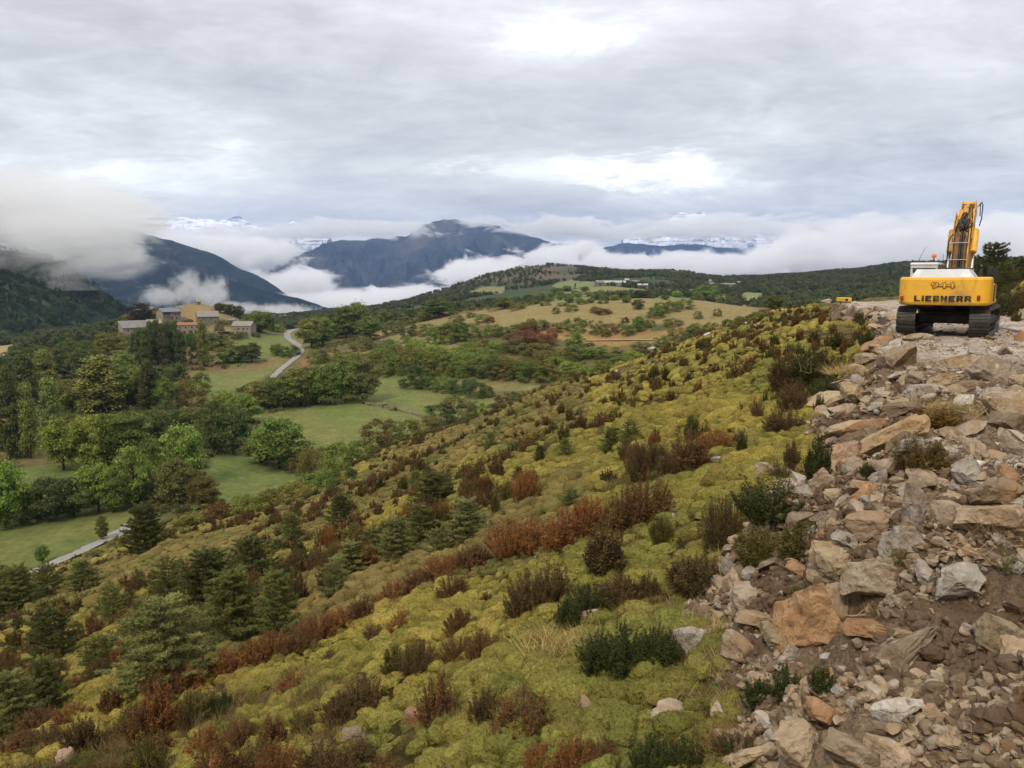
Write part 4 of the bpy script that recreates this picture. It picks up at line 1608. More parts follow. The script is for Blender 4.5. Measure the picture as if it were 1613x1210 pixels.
PB, PG, PD, PO = (.20, .205, .072), (.165, .175, .052), (.10, .105, .034), (.18, .165, .06)
PINE_AT = [
    (262, 1092, 165, 150, PB, 1, "largest blue green pine of the lower left slope, with a spiky top"),
    (372, 1020, 135, 118, PG, 0, "olive green pine right of the largest one"),
    (438, 1006, 118, 66, PG, 3, "slender pine with a bare dark stem beside the rust shrubs"),
    (330, 956, 98, 96, PD, 1, "dark spreading pine above the large pair"),
    (398, 912, 72, 84, PD, 2, "dark broad pine on the upper side of the dark clump"),
    (268, 948, 76, 70, PG, 4, "bushy green pine at the left of the dark clump"),
    (180, 980, 64, 60, PG, 4, "round green pine standing alone on open heath"),
    (85, 1046, 98, 96, PD, 2, "dark rounded pine of the lower left, above two pale ones"),
    (20, 1158, 112, 92, PB, 1, "pale blue green pine at the far lower left"),
    (72, 1128, 104, 70, PG, 0, "green pine between the pale and the dark lower left ones"),
    (160, 1068, 74, 74, PG, 4, "dull green pine touching the largest one"),
    (215, 1040, 84, 60, PG, 2, "olive green pine behind the left flank of the largest one"),
    (30, 962, 78, 64, PG, 1, "green pine beside the lower road, second from the left"),
    (-4, 966, 70, 56, PD, 2, "dark pine at the left beside the lower road"),
    (75, 938, 54, 50, PG, 4, "small green pine close to the lower road"),
    (130, 928, 50, 50, PG, 0, "small conical pine below the lower road"),
    (230, 872, 84, 66, PD, 1, "tall dark pine at the end of the lower road"),
    (735, 858, 76, 74, PB, 0, "big pale pine next to the bright rust row"),
    (662, 858, 68, 62, PG, 2, "green pine left of the big pale one in mid slope"),
    (625, 884, 74, 62, PB, 1, "blue green pine in the middle of the mid slope group"),
    (590, 892, 66, 52, PG, 3, "slim green pine in the mid slope group"),
    (556, 912, 64, 62, PB, 0, "blue green pine, second from the lower end of the mid slope group"),
    (526, 942, 62, 54, PB, 4, "low blue green pine at the lower end of the mid slope group"),
    (690, 880, 52, 50, PB, 4, "low pale pine in front of the mid slope group"),
    (537, 826, 50, 50, PD, 2, "dark pine alone above the mid slope group"),
    (558, 862, 40, 36, PO, 4, "small yellow green pine above the mid slope group"),
    (683, 797, 56, 66, PD, 1, "dark flat pine on the yellow heath"),
    (655, 768, 28, 22, PG, 3, "small green pine left of the dark flat one"),
    (851, 732, 32, 22, PD, 3, "small dark conical pine on the heath"),
    (817, 762, 28, 24, PD, 0, "small dark pine below the conical one"),
    (890, 726, 38, 32, PG, 2, "green pine on the middle heath"),
    (993, 699, 40, 36, PG, 4, "round green pine, upper of a pair on the cushion slope"),
    (962, 714, 42, 42, PG, 2, "round green pine, lower of a pair on the cushion slope"),
    (772, 712, 32, 26, PG, 4, "green pine at the brown heath near the meadow hedge"),
    (900, 795, 28, 38, PB, 4, "low blue green pine above the rust shrubs"),
    (460, 850, 44, 40, PG, 2, "green pine below the green meadow corner"),
    (437, 880, 34, 30, PG, 0, "small pine beside the dark clump on open heath"),
    (500, 890, 30, 32, PO, 4, "small olive pine on open heath above the mid slope group"),
]
for (u, v, h_, w_, c, k, lb), p in zip(PINE_AT, hits([(a[0], a[1]) for a in PINE_AT], 10, 400)):
    Y = p[1]
    H_, W_ = h_ / FPX * Y * 1.02, w_ / FPX * Y * 1.08
    tree("pine_tree", p, H_, W_ * (1.0 / (2 * [.36, .42, .44, .30, .5][k])) * 1.18, c, lb, "pines on the slope", PINES[k][0], PINES[k][1], sink=.02 * H_)
# pines beyond the excavator, on the uphill bank
for (u, v, h_, w_, Y, c, k, lb) in [(1563, 452, 70, 62, 95, PD, 1, "tall dark pine behind the excavator boom"), (1538, 446, 44, 40, 100, PD, 2, "lower dark pine half hidden by the boom"),
                                    (1598, 436, 30, 42, 110, PD, 4, "dark round pine at the right on the bank"), (1612, 440, 36, 40, 102, PD, 2, "dark pine at the right border of the bank"),
                                    (1582, 446, 34, 34, 88, PD, 4, "bushy pine between the tall one and the bank top")]:
    q = P(u, v, Y)
    z = H(q[0], q[1])
    top = P(u, v - h_, Y)[2]
    hh = max(top - z, 2.0)
    tree("pine_tree", (q[0], q[1], z), hh, hh * w_ / h_ * 1.1, c, lb, "pines on the uphill bank", PINES[k][0], PINES[k][1], sink=.05)

# ------------------------------------------------------------------ broadleaved trees of the valley
CR = [crown_round("crown", 600 + i, 62, 150, .02, .44 + .03 * i, .019) for i in range(4)]
CL = [limbs_mesh("trunk", 610 + i) for i in range(3)]
CP = [crown_round("crown", 620 + i, 80, 100, .04, .17, .015, 'column') for i in range(3)]
CB = [crown_round("crown", 630 + i, 44, 120, .02, .5, .022, 'low') for i in range(4)]
TG, TB, TD, TY, TO, TR = (.15, .195, .042), (.19, .26, .048), (.095, .125, .036), (.22, .265, .05), (.165, .165, .046), (.22, .105, .055)
PT, PT2 = (.10, .125, .038), (.20, .225, .06)
CNAME = {TG: "mid green", TB: "bright green", TD: "dark green", TY: "yellow green", TO: "olive brown", TR: "reddish", PT: "dark", PT2: "grey green"}
# (u, v foot, height px, width px, colour, kind, where)
VT = []


def T(u, v, h_, w_, c, kind, where):
    VT.append((u, v, h_, w_, c, kind, where))


for i, u in enumerate([214, 222, 231, 240, 249, 258, 267, 276, 285]):
    T(u, 572 + (i % 3) * 2, [44, 52, 54, 60, 64, 62, 60, 62, 50][i], 15, PT, 'p', "in the dense poplar row below the hamlet")
T(321, 577, 66, 15, PT2, 'p', "standing by itself right of the dense poplar row")
T(309, 573, 40, 18, PT, 'b', "at the foot of the lone poplar")
T(18, 722, 132, 30, PT, 'p', "tallest at the left border of the wood")
T(48, 722, 114, 22, PT2, 'p', "slim, second from the left border of the wood")
T(82, 692, 90, 26, PT2, 'p', "third from the left border of the wood")
T(72, 628, 70, 30, PT2, 'p', "in the back row, dense and cylindrical")
T(42, 642, 78, 30, PT, 'p', "in the back row at the left")
T(158, 648, 80, 52, PT2, 'p', "broadest, in the middle of the wood")
T(140, 646, 62, 30, PT2, 'p', "leaning on the broadest one")
T(236, 644, 70, 24, (.10, .105, .03), 'p', "yellowish, right of the broadest one")
T(262, 646, 56, 34, TG, 'r', "right of the yellowish poplar")
T(100, 596, 50, 46, TD, 'r', "behind the wood below the ridge")
T(128, 598, 52, 46, TD, 'r', "dark, before the scrubby hamlet slope")
T(152, 590, 44, 34, TO, 'r', "brown, left below the hamlet")
T(165, 560, 36, 30, TO, 'r', "bare looking, on the hamlet slope")
T(195, 585, 34, 36, TY, 'r', "yellowish, left of the dense poplar row")
T(115, 645, 52, 52, TG, 'r', "behind the broadest poplar on the left")
T(200, 632, 58, 60, TG, 'r', "above the middle of the wood")
T(218, 636, 62, 40, TY, 'r', "bright yellow green beside the yellowish poplar")
T(252, 622, 48, 52, TD, 'r', "dark, under the dense poplar row")
T(278, 600, 30, 32, TD, 'r', "small and dark near the top of the upper meadow")
T(300, 640, 44, 46, TO, 'b', "beside the upper meadow")
T(318, 620, 36, 26, TO, 'b', "small and brown at the upper meadow edge")
T(100, 740, 88, 62, TY, 'r', "in the yellowing row, left end")
T(138, 738, 92, 62, TY, 'r', "in the yellowing row, second from its left end")
T(176, 730, 82, 60, TG, 'r', "in the yellowing row, third from its left end")
T(214, 724, 78, 60, TG, 'r', "in the yellowing row, fourth from its left end")
T(245, 712, 70, 54, TD, 'r', "dark blue green, right end of the yellowing row")
T(272, 692, 52, 46, TD, 'r', "dark, just beyond the yellowing row")
T(300, 690, 52, 50, TO, 'r', "brownish, right of the yellowing row")
T(338, 712, 84, 50, TD, 'r', "dark, at the left of the meadow gap")
T(368, 716, 80, 56, TD, 'r', "dark, bordering the bright meadow")
T(385, 668, 50, 48, TB, 'r', "bright, above the dark pair by the meadow")
T(352, 652, 40, 44, TY, 'r', "light, below the upper meadow")
T(440, 738, 84, 84, TG, 'r', "large and round between two meadows")
T(412, 730, 52, 50, TO, 'r', "left shoulder of the large round one")
T(478, 742, 46, 42, TO, 'b', "brownish at the right of the large round one")
T(290, 762, 98, 66, TB, 'r', "brightest of all, tall and domed")
T(212, 796, 104, 60, TB, 'r', "bright, left of the brightest dome")
T(240, 780, 96, 44, TG, 'r', "between the two brightest domes")
T(155, 806, 84, 56, TB, 'r', "fresh green along the lower field")
T(180, 806, 70, 50, TG, 'r', "fresh green, bushy base along the lower field")
T(118, 814, 70, 54, TD, 'r', "dark, along the lower field")
T(80, 820, 74, 64, TD, 'r', "dark, rounded, at the near corner of the lower field")
T(278, 798, 84, 60, TO, 'r', "olive brown, below the brightest dome")
T(250, 790, 56, 48, TO, 'b', "dark olive, beside the pine at the road end")
T(322, 802, 56, 46, (.13, .10, .03), 'r', "ochre, at the corner of the bright meadow")
T(10, 832, 112, 66, TB, 'r', "yellow green, cut by the left border")
T(28, 828, 60, 46, TD, 'b', "dark undergrowth of the left border tree")
T(162, 852, 42, 20, TO, 's', "thin, alone beside the lower road")
T(67, 888, 32, 20, TG, 's', "small, alone in the lower field")
for i, u in enumerate([412, 432, 452, 474, 497, 520, 545, 572]):
    T(u, [642, 642, 641, 640, 638, 637, 635, 633][i], [42, 50, 56, 62, 66, 70, 74, 72][i], 50, [TO, TG, TG, TO, TG, TG, TG, TO][i], 'r', "in the long meadow hedgerow, %s from the lane" % ["first", "second", "third", "fourth", "fifth", "sixth", "seventh", "eighth"][i])
for (u, v, h_, w_, c, wh) in [(500, 752, 52, 52, TO, "brownish, at the slope side of the meadow"), (530, 742, 50, 44, TG, "green, leaning over the meadow corner"), (565, 730, 40, 48, TG, "low, green, between heath and meadow"),
                              (600, 708, 52, 54, (.12, .10, .03), "olive yellow, under the middle meadow"), (638, 694, 38, 44, TO, "brown, under the middle meadow"), (692, 668, 36, 48, TD, "dark, at the dry wall end"),
                              (722, 664, 44, 50, TO, "olive, near the dry wall end"), (750, 656, 26, 30, TB, "small and bright near the dry wall end"), (672, 680, 28, 40, TO, "low, beside the dry wall"),
                              (540, 770, 40, 50, TD, "dark, in the hollow below the middle meadow"), (470, 790, 36, 50, TO, "brown, below the bright meadow"), (430, 800, 34, 46, TO, "brown, at the lower corner of the bright meadow"),
                              (390, 815, 40, 50, TO, "brown, along the heath edge"), (350, 830, 44, 56, (.13, .08, .03), "reddish brown, along the heath edge"), (300, 850, 44, 56, TO, "brown, right of the dark roadside pine"),
                              (270, 862, 30, 44, (.14, .08, .03), "reddish, close to the dark roadside pine"), (380, 795, 22, 26, TB, "small and bright at the heath edge"), (505, 770, 36, 44, TG, "green, in the hollow under the meadow"),
                              (150, 885, 22, 34, TO, "low and brown beside the lower road"), (190, 868, 26, 36, TO, "brown, between road and pine")]:
    T(u, v, h_, w_, c, 'b', wh)
for (u, v, h_, w_) in [(650, 610, 38, 38), (674, 612, 22, 32), (700, 616, 26, 34), (726, 620, 26, 34), (750, 625, 30, 34), (766, 626, 20, 22)]:
    T(u, v, h_, w_, TD if u % 4 else TG, 'b', "in the short hedge jutting into the right meadow")
k = 0
for (x0, y0, x1, y1, n, h_, w_, cs, wh) in [
        (600, 586, 860, 600, 13, 38, 34, [TO, TG, TD], "in the long hedge above the right meadow"),
        (520, 590, 600, 592, 4, 20, 28, [TO], "in the low hedge beyond the lane"),
        (500, 572, 690, 566, 9, 22, 30, [TO, TO, TG], "in the brown terrace hedge right of the lane"),
        (610, 556, 760, 566, 7, 24, 30, [TG, TO, TY], "in the terrace hedge below the round trees"),
        (690, 545, 740, 536, 4, 30, 26, [TD, TG], "on the dark terrace edge"),
        (770, 530, 850, 520, 5, 20, 26, [TO, TG], "on the thin terrace hedge left of the dry hill"),
        (620, 528, 700, 532, 4, 20, 24, [TO, TD], "on the terrace below the far round trees"),
        (720, 572, 900, 592, 8, 26, 30, [TY, TO, TG], "on the brushy terrace behind the long hedge"),
        (760, 552, 850, 556, 5, 20, 30, [TO, TY, TO], "on the brushy middle terrace"),
        (855, 575, 960, 560, 5, 22, 32, [TO, TG, TO], "in the brush below the field track"),
        (900, 600, 1000, 572, 5, 20, 30, [TO, TG, TB], "in the brush at the top of the heath"),
        (880, 520, 990, 528, 5, 15, 22, [TO, TG, TO], "in the hedge on the dry hill"),
        (1040, 496, 1080, 488, 3, 17, 24, [TG, TO], "on the brow of the dry hill"),
        (1030, 502, 1060, 512, 2, 16, 22, [TG], "beneath the brow of the dry hill"),
        (860, 482, 950, 477, 4, 8, 16, [TO], "on the crest of the dry hill"),
        (1010, 552, 1100, 530, 4, 20, 26, [TO, TO, TG], "between heath and dry hill"),
        (1090, 528, 1200, 505, 5, 18, 24, [TO, TO, (.10, .05, .03)], "at the far end of the heath")]:
    for i in range(n):
        a = i / max(n - 1, 1)
        T(x0 + (x1 - x0) * a + random.uniform(-4, 4), y0 + (y1 - y0) * a + random.uniform(-2, 2), h_ * random.uniform(.75, 1.2), w_ * random.uniform(.9, 1.3), random.choice(cs), 'b', wh)
for (u, v, h_, w_, c, kd, wh) in [(490, 548, 48, 46, TG, 'r', "round, first right of the lane bend"), (508, 545, 46, 40, TB, 'r', "light, beside the lane bend"), (524, 534, 42, 40, TD, 'r', "dark, in the far round group"),
                                  (545, 532, 50, 44, TD, 'r', "darkest of the far round group"), (562, 528, 52, 44, TG, 'r', "tallest of the far round group"), (582, 536, 40, 44, TG, 'r', "round, right side of the far group"),
                                  (604, 516, 30, 26, TG, 'r', "small, right of the far group"), (570, 552, 22, 36, TO, 'b', "low brown, before the far group"), (640, 512, 14, 26, TO, 'b', "low, on the terrace behind"),
                                  (692, 500, 30, 44, TD, 'r', "dark and wide on the far terrace"), (668, 506, 18, 26, TG, 'r', "small, left of the dark wide one"), (720, 507, 12, 24, TO, 'b', "low, right of the dark wide one"),
                                  (795, 486, 20, 28, TO, 'r', "olive, on the crest left of the dry hill"), (815, 488, 12, 22, TO, 'b', "low, on the crest left of the dry hill"), (876, 494, 11, 12, TO, 'b', "tiny, on the left flank of the dry hill"),
                                  (905, 558, 38, 30, TG, 'r', "upright, below the dry hill"), (1006, 523, 27, 22, TG, 'r', "dark, by itself on the dry hill side"), (1005, 487, 17, 18, TD, 'r', "small and dark on the crest of the dry hill"),
                                  (822, 545, 26, 50, TR, 'b', "rusty red, left of the two on the middle terrace"), (850, 545, 22, 40, TR, 'b', "rusty red, right of the two on the middle terrace"), (868, 538, 22, 18, TR, 'b', "small reddish, under the dry hill"), (834, 528, 20, 26, (.13, .08, .035), 'b', "brown, above the rusty red pair"),
                                  (1113, 473, 25, 40, TG, 'r', "large, behind the crest of the dry hill"), (1140, 474, 12, 22, TO, 'b', "low, behind the crest of the dry hill"), (1218, 487, 24, 34, TD, 'r', "dark and wide at the right foot of the dry hill"),
                                  (410, 523, 34, 42, TG, 'r', "large, at the right end of the hamlet"), (392, 520, 22, 26, TG, 'r', "left of the large one at the end of the hamlet"), (438, 524, 14, 18, TY, 'b', "light, near the top of the lane"),
                                  (358, 572, 26, 30, TG, 'r', "left of three at the hamlet meadow"), (376, 570, 26, 28, TD, 'r', "middle of three at the hamlet meadow"), (396, 571, 33, 34, TD, 'r', "right and biggest of three at the hamlet meadow"),
                                  (436, 560, 20, 20, TG, 'r', "small, left of two beside the lane"), (457, 561, 18, 30, TD, 'b', "dark, right of two beside the lane"), (300, 545, 22, 20, TD, 'r', "dark, before the red roofed house"),
                                  (335, 550, 26, 40, TD, 'b', "dark scrub beneath the hamlet wall"), (352, 552, 18, 36, TO, 'b', "olive scrub beneath the hamlet wall"), (383, 532, 10, 14, TD, 'b', "low, before the last house"),
                                  (345, 492, 16, 16, TD, 'r', "dark, first behind the hilltop"), (355, 494, 16, 16, TD, 'r', "dark, second behind the hilltop"), (365, 497, 18, 16, TD, 'r', "dark, third behind the hilltop"), (376, 501, 20, 18, TD, 'r', "dark, fourth behind the hilltop"),
                                  (222, 512, 34, 32, (.07, .05, .035), 's', "bare and brown on the left shoulder of the hill"), (208, 516, 22, 26, TO, 'b', "scrubby, left of the hill"), (244, 502, 12, 20, TO, 'b', "low, on the left flank of the hill"),
                                  (262, 494, 10, 24, TD, 'b', "dark, along the hilltop"), (276, 492, 9, 14, TD, 'b', "dark, short, along the hilltop"), (350, 512, 9, 16, TO, 'b', "on the right flank of the hill"), (185, 548, 26, 40, TO, 'b', "brownish, left under the hamlet"),
                                  (205, 556, 22, 34, TO, 'b', "brownish, beside the long barn"), (140, 560, 26, 40, TD, 'b', "dark, far left under the hamlet"), (110, 562, 26, 34, TD, 'r', "dark, between ridge and hamlet"), (60, 575, 32, 34, TD, 'r', "dark, behind the poplar wood"), (30, 580, 30, 34, TD, 'r', "dark, near the pale far field"),
                                  (5, 590, 30, 30, TD, 'r', "dark, left border below the pale far field")]:
    T(u, v, h_, w_, c, kd, wh)
for (u, v, h_, w_, wh) in [(232, 531, 9, 14, 'below the long barn'), (252, 528, 9, 12, 'between long barn and tall house'), (283, 533, 8, 12, 'before the terracotta roofed house'), (320, 534, 8, 12, 'on the terrace before the pale roofed house'), (345, 520, 9, 14, 'behind the terrace wall'), (372, 534, 8, 14, 'under the separate stone house'), (296, 510, 8, 14, 'between the roofs of the hamlet'), (240, 505, 10, 14, 'behind the tall house'), (403, 531, 8, 12, 'at the right corner of the separate stone house')]:
    T(u, v, h_, w_, random.choice([TO, TD]), 'b', wh)
for (u, v) in [(760, 508), (772, 509), (742, 500), (838, 510), (940, 492), (950, 494), (985, 508), (1022, 515), (1100, 502), (1130, 498), (900, 490), (720, 520), (955, 530)]:
    T(u, v, random.uniform(8, 15), random.uniform(12, 26), random.choice([TO, TG, (.13, .08, .04)]), 'b', 'scattered over the dry hill')
for (v0, h0_, lst) in [(474, 9, range(835, 1000, 15)), (470, 9, range(840, 1120, 15)), (462, 8, range(870, 920, 12))]:
    for u in lst:
        T(u + random.uniform(-5, 5), v0 + random.uniform(-4, 4), h0_ * random.uniform(.8, 1.4), 15, random.choice([TG, TD, TG, TY]), 'f', "in the hedges of the far fields")

pts = hits([(a[0], a[1]) for a in VT], 100, 2600)
for (u, v, h_, w_, c, kd, wh), p in zip(VT, pts):
    Y = p[1]
    H_, W_ = h_ / FPX * Y * 1.05, w_ / FPX * Y * 1.12
    cn = CNAME.get(c, "brownish")
    c = tuple(a * random.uniform(.9, 1.1) for a in c)
    if kd == 'p':
        tree("poplar_tree", p, H_ * 1.1, W_ / .32, c, f"{cn} columnar poplar {wh}", "poplars of the valley", random.choice(CP), CL[0], sink=.3)
    elif kd in 'rs' or kd == 'f':
        cr = random.choice(CR)
        tree("broadleaved_tree", p, H_, W_ / .88, c, f"{cn} broadleaved tree {wh}", "broadleaved trees of the valley" if kd != 'f' else "hedgerow trees of the far fields", cr, random.choice(CL), sink=.3 if kd != 's' else 0)
    else:
        o = link("bush", random.choice(CB), None, (p[0], p[1], p[2] - .2), (0, 0, random.uniform(0, 6.28)), (W_ / 1.0, W_ / 1.0, H_ * 1.05), c)
        tag(o, f"{cn} bush {wh}", "bush", "bushes and hedges of the valley")


# ------------------------------------------------------------------ woods nobody could count
def far_woods():
    lo = [crown_round("far_crown", 700 + i, 12, 26, .05, .45, .06) for i in range(3)]
    lp = [crown_round("far_conifer", 710 + i, 14, 24, .05, .26, .05, 'column') for i in range(2)]
    rng = np.random.default_rng(3)
    x, y = sample_area(90000, 560, 2600, -.8, .8, rng, .9)
    z, zn = heights(x, y, zones=True)
    nz = fbm(x / 110, y / 110, octv=4, seed=200)
    t = zn['t']
    ok = (zn['slope'] < .4)
    for poly, cc in FIELDS:
        ok &= ~inpoly(x, y, plan(poly))
    Y = zn['Y']
    thr = np.where(Y > 1300, -.45, -.05)
    thr = np.where((t < -.33) & (Y > 620), -.9, thr)
    thr = np.where((t > .28) & (Y > 560), -.8, thr)
    ok &= nz > thr
    # keep the dry hill and the hamlet hill clear
    ok &= ~((t > -.47) & (t < -.31) & (Y < 700))
    # the heathy shoulder stays thin
    ok &= ~((t > -.1) & (t < .08) & (Y > 1350) & (rng.uniform(0, 1, len(x)) < .72))
    x, y, z = x[ok], y[ok], z[ok]
    k = len(x)
    h_ = rng.uniform(4, 8.5, k)
    w_ = h_ * rng.uniform(.8, 1.4, k)
    scatter("far_woods", "distant woods covering the low hills", np.stack([x, y, z - .8], 1), np.stack([w_, w_, h_], 1), zrot(k, .03, rng), rng.integers(0, 5, k),
            [(lo[0], (.075, .10, .04)), (lo[1], (.11, .14, .045)), (lo[2], (.06, .08, .038)), (lp[0], (.055, .07, .038)), (lo[1], (.13, .125, .055))])
    X, YY, Z = LEFT_HILL
    sel = rng.choice(X.size, 16000)
    px, py, pz = X.ravel()[sel] + rng.uniform(-6, 6, 16000), YY.ravel()[sel], Z.ravel()[sel]
    near = (py < 1600)
    px, py, pz = px[near], py[near], pz[near]
    k = len(px)
    h_ = rng.uniform(6, 12, k)
    w_ = h_ * rng.uniform(.7, 1.3, k)
    scatter("ridge_woods", "dark conifer wood on the ridge under the cloud", np.stack([px, py, pz - 1], 1), np.stack([w_, w_, h_], 1), zrot(k, .03, rng), rng.integers(0, 4, k),
            [(lo[0], (.04, .06, .028)), (lo[1], (.055, .075, .03)), (lp[0], (.032, .05, .025)), (lo[2], (.07, .075, .035))])
    # rough scrub between the fields of the valley
    x, y = sample_area(20000, 130, 700, -.8, .5, rng, .8)
    z, zn = heights(x, y, zones=True)
    nz = fbm(x / 28, y / 28, octv=3, seed=210)
    ok = (zn['slope'] < .35) & (nz > np.where(zn['t'] < -.3, -.35, .02)) & (zn['s'] <= 0)
    for poly, cc in FIELDS:
        ok &= ~inpoly(x, y, plan(poly))
    for (pu, r_) in [(ROADPTS, 7)]:
        for q in pu:
            ok &= np.hypot(x - q[0], y - q[1]) > r_
    x, y, z = x[ok], y[ok], z[ok]
    k = len(x)
    h_ = rng.uniform(1.2, 3.2, k)
    w_ = h_ * rng.uniform(1.0, 1.7, k)
    lb = [crown_round("scrub", 720 + i, 10, 40, .05, .5, .05, 'low') for i in range(3)]
    scatter("valley_scrub", "low mixed scrub between the valley fields", np.stack([x, y, z - .2], 1), np.stack([w_, w_, h_], 1), zrot(k, .03, rng), rng.integers(0, 5, k),
            [(lb[0], TO), (lb[1], TG), (lb[2], (.12, .065, .03)), (lb[0], TD), (lb[1], (.10, .09, .03))])


ROADPTS = []
for (a, b) in [((60, 903), (80, 893)), ((80, 893), (110, 880)), ((110, 880), (150, 862)), ((150, 862), (180, 846)), ((180, 846), (218, 822)), ((425, 600), (455, 573)), ((455, 573), (474, 553)), ((474, 553), (453, 531)), ((453, 531), (480, 518)), ((922, 537), (1040, 537))]:
    for p in hits([(a[0] + (b[0] - a[0]) * k / 4, a[1] + (b[1] - a[1]) * k / 4) for k in range(5)], 60, 2600, 500):
        ROADPTS.append(p)
far_woods()


